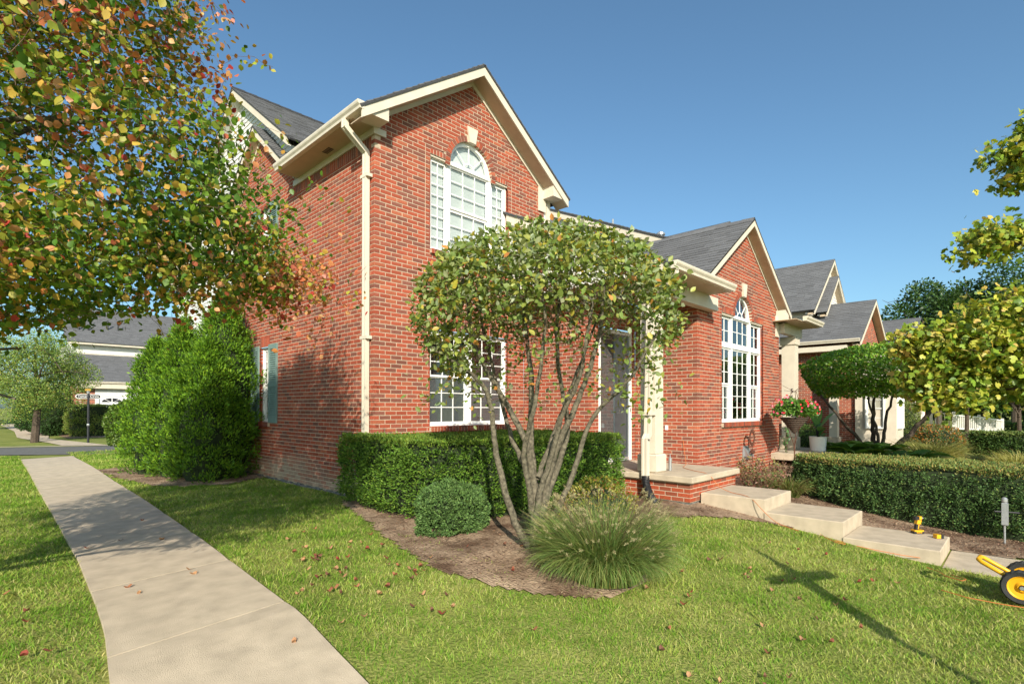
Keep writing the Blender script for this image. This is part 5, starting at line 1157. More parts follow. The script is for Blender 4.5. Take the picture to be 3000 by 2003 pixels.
MB().bbox((X2 + .72, -3.02, -.32), (X2 + 1.02, -2.72, 2.20), .01).build('column', M['trim'], U2); MB().bbox((X2 + .685, -3.055, -.638), (X2 + 1.055, -2.685, -.32), .015).build('column_base', M['concrete'], U2)
MB().bbox((X2 + .69, -3.05, 1.98), (X2 + 1.05, -2.69, 2.195), .015).build('column_capital', M['trim'], U2)
MB().bbox((X2 - .55, -4.02, -.80), (X2 + 1.9, -1.62, -.640), .012).build('porch_slab', M['concrete'], U2)
def text(s, loc, rot, size, m, parent=None, extrude=.004, name='lettering', align='CENTER', sx=1.0):
    cu = bpy.data.curves.new(name, 'FONT'); cu.body = s; cu.size = size; cu.extrude = extrude; cu.align_x = align; cu.align_y = 'CENTER'; cu.materials.append(m)
    o = bpy.data.objects.new(name, cu); C.objects.link(o); 
    if parent is not None: o.parent = parent; o.location = Vector(loc) - rootloc(parent)
    else: o.location = loc
    o.rotation_euler = rot
    bpy.context.view_layer.update(); me = bpy.data.meshes.new_from_object(o.evaluated_get(bpy.context.evaluated_depsgraph_get())); q = bpy.data.objects.new(name, me); C.objects.link(q); q.parent = o.parent; q.location = o.location.copy(); q.rotation_euler = rot
    bpy.data.objects.remove(o); return q
for k, ch in enumerate('519'): text(ch, (X2 + .714, -2.965, .83 - k * .155), (R(90), 0, R(-90)), .15, M['dark'], U2, name='house_number')
mb = MB(); bar(Tdu, mb, 1.0, 1.05, -.06, .02, -.64, 1.5); bar(Tdu, mb, 1.9, 1.95, -.06, .02, -.64, 1.5); bar(Tdu, mb, 1.05, 1.9, -.06, .02, 1.38, 1.5); d2 = mb.build('entry_door', M['vinyl'], U2)
mb = MB(); bar(Tdu, mb, 1.05, 1.9, -.06, -.03, -.64, 1.38); mb.build('door_leaf', M['doorpaint'], d2); mb = MB(); mb.add([Tdu(1.13, -.025, -.5), Tdu(1.82, -.025, -.5), Tdu(1.82, -.025, 1.28), Tdu(1.13, -.025, 1.28)], [(0, 1, 2, 3)]); mb.build('pane', M['glass'], d2)
U3 = empty('brick_townhouse', (17.3, -1.5, -1.45), 'third brick unit with three stepped gables and a cream window bay behind the round-topped tree', 'house', 'row of brick townhouses')
X3 = 17.3
T3s = mkT((X3, -2.88, 0), (0, 1, 0), (-1, 0, 0)); T3f = mkT((X3, -2.88, 0), (1, 0, 0), (0, -1, 0))
wall_to(T3s, Ns, -22, 41, lambda z: [(0, 5.2)], lo_own, U3, 120); wall_to(T3f, Nf, -22, 64, lambda z: [gable_iv(z, 4.4, 4.45, .68, 2.2, .2)] if gable_iv(z, 4.4, 4.45, .68, 2.2, .2) else [], lo_own, U3, 40, True)
MB().box((X3 + .02, -2.86, -1.5), (X3 + 4.35, 2.3, 2.7)).build('wall_core', M['mortar'], U3)
bay = MB(); bay.box((X3 - .12, -4.05, -1.5), (X3 + 1.3, -2.885, 2.2)); bay = bay.build('window_bay', M['trim'], U3)
Tb = mkT((X3 - .122, -4.05, 0), (0, 1, 0), (-1, 0, 0)); simple_win(Tb, U3, .30, .86, -.28, 1.05, 2, 2, d=.03, blind=True)
Tb2 = mkT((X3 - .12, -4.052, 0), (1, 0, 0), (0, -1, 0)); simple_win(Tb2, U3, .3, 1.1, -.28, 1.05, 2, 2, d=.03, blind=True)
MB().bbox((X3 - .6, -2.45, -1.0), (X3 - .34, -2.2, 2.1), .01).build('column', M['trim'], U3); MB().bbox((X3 - .66, -2.5, -.86), (X3 - .28, -2.14, -.58), .01).build('column_base', M['concrete'], U3)
MB().bbox((X3 - 1.0, -2.95, -1.05), (X3 - .02, .5, -.865), .01).build('porch_slab', M['concrete'], U3)
MB().box((X3 - .42, -2.7, 2.42), (X3 - .005, 2.3, 2.60)).build('porch_beam', M['trim'], U3)
mb = MB(); gutter_run((X3 - .42, -3.1, 2.80), (X3 - .42, 2.4, 2.80), (-1, 0, 0), mb); mb.build('gutter', M['gutter'], U3)
mb = MB(); mb.tube([(X3 - .5, .3, 2.7), (X3 - .45, .3, 2.45), (X3 - .12, .28, 2.25), (X3 - .1, .28, -1.0)], .045, 8); mb.build('downspout', M['gutter'], U3)
def gable3(xr, zr, hw, sl, y0, y1, keep=0, face='siding', zb=None):
    h = math.hypot(1, sl)
    make_roof('street_gable_roof', [((xr - hw, y0, zr - sl * hw), (0, 1, 0), (1, 0, sl), y1 - y0, hw * h, None), ((xr + hw, y0, zr - sl * hw), (0, 1, 0), (-1, 0, sl), y1 - y0, hw * h, None)], keep, U3)
    T = mkT((0, y0 + .25, 0), (1, 0, 0), (0, -1, 0)); zf = lambda x: zr - sl * abs(x - xr)
    for s in (-1, 1): rake(T, U3, xr, xr + s * (hw - .03), zf, .22, .25, .02, .2, M['trim'], 'rake_board'); rake(T, U3, xr, xr + s * (hw - .03), zf, .0, .22, .17, .19, M['soffit'], 'soffit')
    if face == 'siding':
        mb = MB(); mb.prism([(xr - hw + .1, y0 + .26, zr - sl * hw - .1 if zb is None else zb), (xr + hw - .1, y0 + .26, zr - sl * hw - .1 if zb is None else zb), (xr, y0 + .26, zr - .12)], (0, .1, 0)); sw_ = mb.build('gable_wall', M['siding'], U3)
        siding_wall(T, Nf, lambda z: (xr - (zr - .15 - z) / sl, xr + (zr - .15 - z) / sl) if z < zr - .25 else None, zr - sl * hw + .1, zr - .2, M['siding'], sw_)
gable3(19.5, 4.50, 2.62, .68, -3.12, 2.6, 100, 'brick')
gable3(20.1, 5.72, 1.75, .95, -1.75, 1.5, 0)
gable3(20.6, 6.55, 2.9, .85, -1.50, 4.5, 60)
MB().box((18.0, -1.2, 3.9), (23.2, 4.3, 4.15)).build('fascia', M['trim'], U3)
MB().box((18.1, -1.1, 1.0), (23.0, 4.2, 3.9)).build('upper_wall', M['siding'], U3)
# far unit with white railed ramp
U4_ = empty('brick_townhouse', (26, -3, -1.45), 'farthest brick unit at the right with grey roof, behind a white railing', 'house', 'row of brick townhouses')
T4 = mkT((24.6, -3.0, 0), (1, 0, 0), (0, -1, 0)); T4s = mkT((24.6, -3.0, 0), (0, 1, 0), (-1, 0, 0))
wall_to(T4, Nf, -22, 40, lambda z: cut_open((0, 9), z, [rect_op(1.2, 2.0, -.6, 1.6)]), None, U4_, 0); wall_to(T4s, Ns, -22, 40, lambda z: [(0, 4)], None, U4_, 0)
MB().box((24.62, -2.98, -1.5), (33.5, 3.9, 2.7)).build('wall_core', M['mortar'], U4_)
for u in (.35, 4.0, 6.2): MB().box((24.6 + u, -3.05, -1.4), (24.6 + u + .42, -3.005, 2.6)).build('cream_pilaster', M['trim'], U4_)
simple_win(T4, U4_, 1.2, 2.0, -.6, 1.6, 2, 3); simple_win(T4, U4_, 5.0, 5.8, -.3, 1.3, 2, 3, d=.03); simple_win(T4, U4_, 7.2, 8.1, -.3, 1.3, 2, 3, d=.03)
make_roof('street_roof', [((23.6, -3.7, 2.65), (1, 0, 0), (0, 1, .6), 12, 4.4, None)], 0, U4_)
make_roof('street_roof', [((24.0, -3.6, 2.8), (0, 1, 0), (1, 0, .62), 7, 3.6, None), ((30.2, -3.6, 2.8), (0, 1, 0), (-1, 0, .62), 7, 3.6, None)], 0, U4_)
for y in (-2.7, -1.6): MB().box((25.0, y, 3.5), (25.35, y + .45, 3.75)).build('roof_vent', M['dark'], U4_)
def railing(pts, label, zt=.72):
    root = empty('white_railing', tuple(pts[0]), label, 'railing', 'white wooden railings')
    for i in range(len(pts) - 1):
        p, q = Vector(pts[i]), Vector(pts[i + 1]); L_ = (q - p).length; t = (q - p) / L_; s = Vector((-t.y, t.x, 0)).normalized()
        for h_, w_ in ((zt, .045), (.12, .035)):
            mb = MB(); a = p + Vector((0, 0, h_)); b = q + Vector((0, 0, h_)); mb.add([tuple(a + s * w_), tuple(a - s * w_), tuple(b - s * w_), tuple(b + s * w_), tuple(a + s * w_ + Vector((0, 0, .06))), tuple(a - s * w_ + Vector((0, 0, .06))), tuple(b - s * w_ + Vector((0, 0, .06))), tuple(b + s * w_ + Vector((0, 0, .06)))], [(0, 3, 2, 1), (4, 5, 6, 7), (0, 1, 5, 4), (1, 2, 6, 5), (2, 3, 7, 6), (3, 0, 4, 7)]); mb.build('rail', M['siding'], root)
        k = int(L_ / .17)
        for j in range(1, k): c = p + t * (L_ * j / k); MB().box((c.x - .022, c.y - .022, c.z + .14), (c.x + .022, c.y + .022, c.z + zt)).build('baluster', M['siding'], root)
        MB().box((p.x - .06, p.y - .06, p.z - .3), (p.x + .06, p.y + .06, p.z + zt + .14)).build('rail_post', M['siding'], root)
    e = Vector(pts[-1]); MB().box((e.x - .06, e.y - .06, e.z - .5), (e.x + .06, e.y + .06, e.z + zt + .14)).build('rail_post', M['siding'], root)
railing([(27.9, -3.85, -.55), (27.8, -4.7, -.6)], 'white railing of the raised landing against the brick wall')
railing([(27.4, -4.75, -.65), (29.5, -5.5, -.75), (32.2, -6.25, -.95)], 'white railing sloping down the ramp at the right edge')
# ------------------------------------------------------------------ planted bed of the next unit
RT = np.array([13.3, -4.25, gz(13.3, -4.25)])
rtree = empty('round_top_tree', tuple(RT), 'clipped flat-topped small tree with dark crooked trunks before the third unit', 'tree')
rst = []
for (dx, dy, z1, bx, r0) in ((-1.35, 1.15, .75, -.15, .06), (-.15, .1, .7, .1, .08), (.35, -.25, .8, .08, .06), (1.35, -1.45, .85, .15, .085), (-.05, .3, .9, -.1, .05)):
    pts = curve_pts(RT + [dx * .1, dy * .1, -.1], [RT[0] + dx, RT[1] + dy, z1], [bx, bx, -.12], 14); pts[1:] += rng.normal(0, .015, (13, 3)); rst.append((pts, r0, r0 * .45)); tubes_np([rst[-1]], 'trunk', M['barkdark'], rtree, 8)
rc = np.array([13.5, -4.3, 1.25]); v = nrm(rng.normal(0, 1, (26000, 3))); v = v[v[:, 2] > -.7]; n = len(v); e = np.array([1.95, 1.95, 1.0]); k = 1 + .07 * lump(v * 2, 1.8, 3) - .30 * rng.random(n) ** 2
flat = np.where(v[:, 2] > .3, 1.12, 1.0); P_ = rc + v * e * k[:, None] * np.stack([flat, flat, np.where(v[:, 2] < 0, .75, .92)], 1)
tg = P_[rng.integers(0, n, 200)]; ln_, _ = grow(rst, rc + (tg - rc) * .8, r_tip=.006); tubes_np(ln_, 'branches', M['barkdark'], rtree, 4, kind='stuff')
D_ = v * .6 + rng.normal(0, .6, (n, 3)); N_ = v + rng.normal(0, .6, (n, 3)) + SUNV * .4
leaves_split('leaf', P_, D_, N_, rng.uniform(.05, .085, n), pick_cols(n, [(.15, .30, .025), (.22, .38, .035), (.09, .19, .02), (.40, .32, .08)], [5, 5, 3, 1]), M['leaf'], rtree, 'oval', 1.4, 0)
# yellow-green maple at the right edge
MT = np.array([9.2, -8.9, gz(9.2, -8.9)])
maple = empty('maple_tree', tuple(MT), 'maple with large yellow-green leaves reaching in from the right edge', 'tree')
mtr = resample([MT, MT + [0, .05, 1.2], MT + [-.05, .15, 2.6], MT + [0, .1, 5.5]], 24); mst = [(mtr, .14, .05)]
blobs = [((8.74, -7.15, 1.95), (1.0, .9, .50), 380), ((8.34, -6.60, 1.45), (.8, .7, .4), 320), ((8.94, -7.45, .95), (1.0, .8, .42), 320), ((7.99, -5.85, 1.62), (.50, .45, .28), 170), ((8.09, -6.00, .95), (.55, .5, .22), 170), ((8.24, -6.25, .62), (.6, .6, .18), 130),
         ((8.44, -6.80, 3.55), (.55, .42, .07), 70), ((8.34, -6.60, 3.25), (.50, .4, .06), 50), ((8.84, -7.35, 3.5), (.5, .45, .12), 70), ((8.59, -7.00, 4.95), (.42, .4, .10), 70), ((8.69, -7.25, 4.55), (.45, .4, .10), 70), ((8.84, -7.45, 5.35), (.4, .4, .35), 120), ((9.54, -8.65, 3.2), (1, .7, .8), 160), ((9.74, -9.85, 3.2), (1.8, 1.4, 1.8), 300)]
tg = []
for c, s_, k in blobs: v = nrm(rng.normal(0, 1, (k, 3))) * (rng.random((k, 1)) ** .4); tg.append(np.array(c) + v * np.array(s_) * 1.15)
for c, s_, k in blobs:
    p0 = mtr[int(np.clip((c[2] + .5 - MT[2]) / 6 * 23, 5, 22))]; pts = curve_pts(p0, c, [0, 0, .1], 12); mst.append((pts, .045, .012)); tubes_np([mst[-1]], 'limb', M['barkdark'], maple, 7)
tubes_np([mst[0]], 'trunk', M['barkdark'], maple, 10)
tg = np.concatenate(tg); lines, tips = grow(mst, tg, r_tip=.003); tubes_np(lines, 'twigs', M['twig'], maple, 4, kind='stuff')
Pn, D = leaf_on_tips(tips, 6.5, lambda t: 1.0, .11); D[:, 2] -= .7; n = len(Pn); Nn = nrm(rng.normal(0, .7, (n, 3)) + np.array([0, 0, .7]) + SUNV * .6)
L = rng.uniform(.08, .135, n); leaves_split('leaf', Pn, D, Nn, L, pick_cols(n, [(.20, .29, .03), (.34, .38, .045), (.48, .45, .07), (.12, .20, .025), (.52, .38, .10)], [5, 5, 4, 4, 1.2]), M['leaf'], maple, 'maple', 1.0, 300)
# hostas, grasses and perennials
def rosette(name, label, c, n, Lr, pal, spread, group=None, wid=1.6, cat='plant', arch=.5):
    x, y = c; z0 = gz(x, y); root = empty(name, (x, y, z0), label, cat, group)
    for k in range(n):
        a = rnd.uniform(0, 6.28); r = spread * math.sqrt(rnd.random()); L_ = rnd.uniform(*Lr); d = Vector((math.cos(a), math.sin(a), 0)); p = Vector((x, y, z0 + .02)) + d * r * .6; s = Vector((-d.y, d.x, 0)); up_ = rnd.uniform(.55, 1.15)
        mb = MB(); m_ = 5; vs = []
        for i in range(m_ + 1):
            t = i / m_; q = p + d * (L_ * t * (.55 + .3 * t)) + Vector((0, 0, 1)) * (L_ * up_ * (t - arch * 1.1 * t * t)); w = L_ * .17 * wid * math.sin(math.pi * min(1, t * .93 + .07)) ** .8 + .002
            vs += [tuple(q - s * w + Vector((0, 0, w * .35))), tuple(q), tuple(q + s * w + Vector((0, 0, w * .35)))]
        c0 = rnd.choice(pal); v = rnd.uniform(.8, 1.2); mb.add(vs, [(3 * i + j, 3 * i + j + 1, 3 * i + j + 4, 3 * i + j + 3) for i in range(m_) for j in range(2)], tuple(q * v for q in c0)); mb.build('leaf', M['leaf'], root, colattr=True, smooth=True)
    return root
hos = [(.07, .16, .03), (.10, .21, .04), (.05, .12, .02)]
for k, (x, y, lab) in enumerate(((11.05, -3.95, 'broad-leaved hosta nearest the white pot'), (10.5, -4.35, 'broad-leaved hosta below the crooked trunk'), (10.6, -4.75, 'large hosta in the middle of the bed'), (11.0, -5.05, 'hosta in front of the flat-topped tree'), (11.7, -5.2, 'hosta at the right end of the bed beside the yellow grass'), (12.2, -4.3, 'hosta tucked behind under the tree'))): rosette('hosta', lab, (x, y), 44, (.50, .80), [(.09, .19, .03), (.13, .26, .04), (.07, .15, .02), (.20, .30, .05)], .38, 'hostas in the next bed')
yg = [(.22, .26, .05), (.34, .33, .08)]; yt = [(.38, .36, .10), (.45, .40, .16)]
for (x, y, lab, n, Ln) in ((12.6, -5.35, 'yellowing ornamental grass beside the hostas', 1300, (.5, .95)), (13.4, -5.5, 'arching yellow grass farther along the bed', 1300, (.5, .9)), (13.7, -6.95, 'bright yellow-green grass tuft at the right edge', 1500, (.4, .75)), (15.1, -7.1, 'second yellow tuft behind the right one', 900, (.4, .7))): grass_clump('ornamental_grass', lab, (x, y), .18, n, Ln, yg, yt, 'yellow grasses in the next bed', W_=.014)
hedge('boxwood_hedge', 'low dark hedge beyond the neighbour path', [(16.9, -9.5), (18.1, -9.3), (17.6, -6.0), (16.4, -5.9)], -.33, .1, 22000, [(.05, .10, .025), (.08, .14, .03)], [1, 1], (.05, .09), top_pal=[(.15, .19, .05)])
blob_shrub('perennials', 'orange flowering perennials before the far railing', (21.0, -4.75, -.75), (.9, .8, .50), 5000, [(.10, .16, .04), (.45, .17, .03), (.15, .14, .06), (.22, .20, .12)], [5, 3, 2, 1], (.05, .1), cat='flowers', mat_='leaf', inner=.7)
blob_shrub('box_shrub', 'clipped yellow-green shrub against the brick wall behind the trunks', (21.5, -3.55, -.3), (.7, .7, .95), 8000, [(.13, .18, .04), (.18, .21, .06)], [1, 1], (.05, .09))
def bg_tree(name, label, x, y, zc, r, rz, n, pal, w, L, trunk=.12, group=None, shape='diamond', inner=.72):
    z0 = gz(x, y); root = empty(name, (x, y, z0), label, 'tree', group)
    MB().tube([(x, y, z0 - .2), (x + .1, y, (z0 + zc) / 2), (x, y + .1, zc + rz * .4)], [trunk, trunk * .8, trunk * .3], 8).build('trunk', M['barkdark'], root)
    lines_ = []
    for k in range(12): a = k * 2.4; p = np.array([x, y, z0 + (zc - z0) * .45 + k * .12 * rz]); q = np.array([x + math.cos(a) * r * .8, y + math.sin(a) * r * .8, zc + rng.uniform(-.4, .5) * rz]); lines_.append((curve_pts(p, q, [0, 0, .2], 8), trunk * .4, .01))
    tubes_np(lines_, 'branches', M['barkdark'], root, 5, kind='stuff')
    nb = 26; bc = nrm(rng.normal(0, 1, (nb, 3))) * rng.uniform(.35, .78, (nb, 1)); bc[:, 2] = np.maximum(bc[:, 2], -.6); i = rng.integers(0, nb, n); v = nrm(rng.normal(0, 1, (n, 3))); q = bc[i] + v * rng.uniform(.22, .38, (nb, 1))[i] * (rng.random((n, 1)) ** .25)
    P_ = np.array([x, y, zc]) + q * np.array([r, r, rz]); leaf_mesh('crown', P_, v + rng.normal(0, .6, (n, 3)), v + SUNV * .5 + rng.normal(0, .6, (n, 3)), rng.uniform(L * .7, L * 1.2, n), pick_cols(n, pal, w), M['leaf'], root, shape, 1.4, kind='stuff')
    return root
dk = [(.04, .09, .02), (.07, .13, .03), (.025, .06, .015)]; gm_ = [(.09, .16, .03), (.13, .20, .04), (.06, .11, .02)]
bg_tree('shade_tree', 'tall dark green tree rising behind the maple', 50, -2.0, 7.4, 4.6, 4.6, 16000, dk, [4, 4, 3], .26, .25)
bg_tree('shade_tree', 'dark green tree just right of the last grey roof', 57.5, .6, 6.2, 4.2, 4.0, 9000, dk, [4, 4, 3], .28, .25)
bg_tree('shade_tree', 'big dark tree at the right margin behind the maple crown', 50, -6.5, 8.0, 5.0, 4.4, 14000, dk, [4, 4, 3], .26, .25)
for k, (x, y, lab) in enumerate(((25.6, -5.3, 'small pruned tree with pale trunks before the railing'), (28.6, -6.9, 'small pruned tree near the right edge'), (33, -8.6, 'small bare-trunked tree far at the right edge'))): bg_tree('pruned_tree', lab, x, y, 1.5, 1.7, 1.0, 9000, gm_, [4, 4, 3], .12, .09, 'small pruned trees by the far units')
for k, (x, y) in enumerate(((72, 0), (68, -4), (78, -7), (70, -11), (84, -12), (62, -15), (60, -24), (90, -2))): bg_tree('distant_tree', 'distant tree low on the right horizon', x, y, 2.6, 6, 4.4, 5000, gm_, [3, 3, 4], .45, .3, 'distant trees on the right horizon')
hedge('boxwood_hedge', 'far low hedge behind the small trees at the right', [(36, -9.5), (37, -9.5), (36.5, -4.5), (35.4, -4.5)], -.45, .1, 9000, [(.07, .13, .03), (.10, .17, .04)], [1, 1], (.09, .14))
# ------------------------------------------------------------------ plants and things beside the second gable
def stalks(name, label, c, n, h, pal, spread, fl=None, group=None, leafL=(.03, .06)):
    x, y = c; z0 = gz(x, y); root = empty(name, (x, y, z0), label, 'plant', group); st = []; Pn = []; Dn = []; fl_ = []
    for k in range(n):
        a = rng.uniform(0, 6.28); r = spread * math.sqrt(rng.random()); p = np.array([x + math.cos(a) * r, y + math.sin(a) * r, z0]); q = p + np.array([math.cos(a) * r * .5, math.sin(a) * r * .5, h * rng.uniform(.6, 1.1)]); pts = curve_pts(p, q, rng.normal(0, .02, 3), 6); st.append((pts, .004, .002))
        for j in range(9): t = rng.uniform(.2, 1); Pn.append(p + (q - p) * t); Dn.append(rng.normal(0, 1, 3))
        if fl: fl_ += [q + rng.normal(0, .02, 3) for _ in range(5)]
    tubes_np(st, 'stems', M['twig'], root, 4, kind='stuff'); Pn = np.array(Pn); leaf_mesh('foliage', Pn, np.array(Dn), rng.normal(0, 1, Pn.shape), rng.uniform(leafL[0], leafL[1], len(Pn)), pick_cols(len(Pn), pal, [1] * len(pal)), M['leaf'], root, 'oval', 1, kind='stuff')
    if fl: F3 = np.array(fl_); leaf_mesh('flower_heads', F3, rng.normal(0, 1, F3.shape), rng.normal(0, 1, F3.shape), rng.uniform(.02, .035, len(F3)), pick_cols(len(F3), fl, [1] * len(fl)), M['leaf'], root, 'diamond', 2, kind='stuff')
    return root
rp = [(.24, .10, .07), (.16, .14, .05), (.12, .17, .05), (.30, .16, .10)]
stalks('sedum', 'reddish seeding perennial next to the porch end', (5.35, -3.85), 60, .42, rp, .28, [(.30, .14, .10), (.25, .24, .08)], 'reddish perennials by the wall')
stalks('sedum', 'taller reddish perennial under the sun ornament', (6.05, -3.60), 70, .50, rp, .32, [(.28, .16, .12), (.34, .32, .10)], 'reddish perennials by the wall')
stalks('sedum', 'rusty perennial left of the clipped hedge end', (6.35, -3.95), 50, .40, rp, .25, [(.28, .16, .12)], 'reddish perennials by the wall')
grass_clump('ornamental_grass', 'small green and brown grass tuft at the left end of the long hedge', (5.6, -4.22), .16, 900, (.3, .55), [(.10, .16, .03), (.20, .17, .07)], [(.16, .22, .05), (.30, .24, .10)], W_=.008)
stalks('climbing_vine', 'thin green vine with few leaves at the brick corner', (9.15, -3.12), 5, 1.0, [(.06, .15, .05), (.09, .19, .06)], .05, leafL=(.06, .10))
# rusty sun ornament on a rod
so = empty('sun_ornament', (7.15, -3.08, gz(7.15, -3.08)), 'rusty metal sunflower ring on a bent rod against the brick', 'garden ornament')
mb = MB(); cx_, cy_, cz_ = 7.12, -3.06, -.22; n = 32
for i in range(n):
    t0, t1 = 2 * math.pi * i / n, 2 * math.pi * (i + 1) / n; q = [(math.cos(t) * r, math.sin(t) * r) for t, r in ((t0, .10), (t0, .145), (t1, .145), (t1, .10))]; mb.add([(cx_ + a, cy_, cz_ + b) for a, b in q] + [(cx_ + a, cy_ + .012, cz_ + b) for a, b in q], [(0, 1, 2, 3), (7, 6, 5, 4), (0, 4, 7, 3), (1, 5, 6, 2)])
mb.build('ring', M['rust'], so)
for i in range(16): t = 2 * math.pi * i / 16; a, b = math.cos(t), math.sin(t); mb = MB(); mb.add([(cx_ + a * .14 - b * .022, cy_ + .003, cz_ + b * .14 + a * .022), (cx_ + a * .14 + b * .022, cy_ + .003, cz_ + b * .14 - a * .022), (cx_ + a * .21 - b * .03, cy_ - .02, cz_ + b * .21 + a * .03), (cx_ + a * .17, cy_ + .012, cz_ + b * .17)], [(0, 1, 2), (0, 3, 1), (1, 3, 2), (2, 3, 0)]); mb.build('ray', M['rust'], so)
MB().tube([(7.12, -3.055, -.36), (7.13, -3.06, -.7), (7.2, -3.1, gz(7.2, -3.1))], .007, 6).build('rod', M['rust'], so)
MB().lathe((7.13, -3.06, -.52), [(.0, -.05), (.05, -.02), (.055, .02), (.0, .05)], 12).build('bell', M['rust'], so)
for a in (.2, -.25): mb = MB(); mb.add([(7.15, -3.07, -.95), (7.15 + a * .6, -3.1, -.84), (7.15 + a, -3.12, -.95), (7.15 + a * .5, -3.07, -.99)], [(0, 1, 2, 3)]); mb.build('metal_leaf', M['rust'], so)
# flower basket on a stand
FB = np.array([8.05, -3.60, gz(8.05, -3.60)])
fs_ = empty('flower_stand', tuple(FB), 'rusty iron stand with a ring finial holding the cone basket', 'plant stand')
zb = -.10
MB().tube([FB + [0, 0, 0], (FB[0], FB[1], zb - .30)], .012, 8).build('pole', M['rust'], fs_)
mb = MB()
for a in (0, 2.1, 4.2): mb.tube([(FB[0], FB[1], zb - .32), (FB[0] + .1 * math.cos(a), FB[1] + .1 * math.sin(a), zb + .0), (FB[0] + .24 * math.cos(a), FB[1] + .24 * math.sin(a), zb + .33), (FB[0] + .05 * math.cos(a), FB[1] + .05 * math.sin(a), zb + .85)], .006, 5)
mb.build('wire_frame', M['rust'], fs_, kind='stuff')
for a in (0, 1.2, 2.3, 3.4, 4.4, 5.4): MB().tube([(FB[0], FB[1], zb + .85), (FB[0] + .25 * math.cos(a), FB[1] + .25 * math.sin(a), zb + .93 + .1 * math.sin(3 * a))], .004, 5).build('spoke', M['rust'], fs_)
bk = MB(); prof = [(.015, -.33)] + [(.03 + .26 * (i / 16) + (.012 if i % 2 else 0), -.31 + .33 * i / 16) for i in range(17)]; bk.lathe((FB[0], FB[1], zb + .28), prof, 22); bk.lathe((FB[0], FB[1], zb + .28), [(.27, -.005), (.0, -.04)], 22)
bk = bk.build('cone_basket', M['wicker']); tag(bk, 'dark woven cone basket holding the red flowers', 'basket')
FC = np.array([FB[0], FB[1], zb + .42]); fl = empty('flowering_plant', (FB[0], FB[1], zb + .26), 'bushy plant with red and pink trumpet flowers in the cone basket', 'flowers')
n = 2600; v = nrm(rng.normal(0, 1, (n, 3))); v[:, 2] = np.abs(v[:, 2]) * .9 - .25; P_ = FC + v * np.array([.42, .42, .38]) * (rng.random((n, 1)) ** .3); P_[:, 2] += .12 * np.maximum(0, wiggle(P_[:, 0] * 3, P_[:, 1] * 3))
leaf_mesh('foliage', P_, v + rng.normal(0, .6, (n, 3)), v + rng.normal(0, .5, (n, 3)), rng.uniform(.04, .075, n), pick_cols(n, [(.10, .22, .03), (.16, .28, .05), (.06, .14, .02)], [3, 3, 2]), M['leaf'], fl, 'oval', 1.3, kind='stuff')
for k in range(52):
    v = nrm(rng.normal(0, 1, 3)); v[2] = abs(v[2]) * .8 - .12; v[:2] -= np.array([.25, .3]) * rng.random(); v = nrm(v); c = FC + v * np.array([.47, .47, .40]); ax = Vector(nrm(v + rng.normal(0, .35, 3) + np.array([-.4, -.5, 0]))); u_ = ax.orthogonal().normalized(); w_ = ax.cross(u_); cl = rnd.choice([(.62, .02, .03), (.70, .04, .06), (.66, .12, .20), (.72, .22, .28)])
    mb = MB(); s = rnd.uniform(.022, .036); vs = [tuple(c)]
    for j in range(10): t = 2 * math.pi * j / 10; r = s * (1.15 if j % 2 == 0 else .62); vs.append(tuple(Vector(c) + (u_ * math.cos(t) + w_ * math.sin(t)) * r + ax * s * .6))
    mb.add(vs, [(0, 1 + j, 1 + (j + 1) % 10) for j in range(10)], cl); mb.build('flower', M['litter'], fl, colattr=True)
# white pot with a canna
PP = (9.94, -3.57, -.64)
pt = MB().lathe(PP, [(.14, 0), (.165, .02), (.185, .34), (.19, .36), (.172, .36), (.165, .30), (.0, .30)], 28).build('white_pot', M['pot'], smooth=False); tag(pt, 'round white planter standing on the neighbour porch slab', 'pot')
cn = empty('canna_plant', (PP[0], PP[1], PP[2] + .30), 'leafy green canna with one broad upright leaf in the white pot', 'plant')
for (a, L_, lean, w, z) in ((2.2, .62, .18, .17, .34), (.3, .5, 1.0, .09, .26), (3.6, .5, 1.2, .08, .2), (-.8, .55, .8, .09, .28), (1.4, .5, .5, .1, .3), (4.6, .32, .7, .09, .05), (5.3, .3, .9, .08, .04)):
    d = Vector((math.cos(a), math.sin(a), 0)); b0 = Vector((PP[0], PP[1], PP[2] + .30)); b1 = b0 + Vector((0, 0, z)) + d * z * .3 * lean; s = Vector((math.cos(R(-CYAW)), math.sin(R(-CYAW)), 0)) if lean < .3 else Vector((-d.y, d.x, 0)); MB().tube([b0, b0.lerp(b1, .6) + d * .01, b1], [.014, .010, .006], 6).build('stalk', M['leaf'], cn, colattr=False)
    vs = []; m_ = 7
    for i in range(m_ + 1): t = i / m_; q = b1 + d * (L_ * lean * t) * .8 + Vector((0, 0, L_ * (t - .45 * lean * t * t) * (1 if lean < .9 else .45))); w2 = w * math.sin(math.pi * (t * .94 + .05)) ** .75 + .002; vs += [tuple(q - s * w2 + Vector((0, 0, w2 * .25))), tuple(q), tuple(q + s * w2 + Vector((0, 0, w2 * .25)))]
    MB().add(vs, [(3 * i + j, 3 * i + j + 1, 3 * i + j + 4, 3 * i + j + 3) for i in range(m_) for j in range(2)], rnd.choice([(.05, .15, .03), (.08, .20, .04)])).build('leaf', M['leaf'], cn, colattr=True, smooth=True)
blob_shrub('box_shrub', 'small green shrub behind the white pot between the columns', (11.9, -2.75, -.55), (.55, .5, .45), 5000, [(.07, .14, .03), (.11, .19, .04)], [1, 1], (.035, .06))
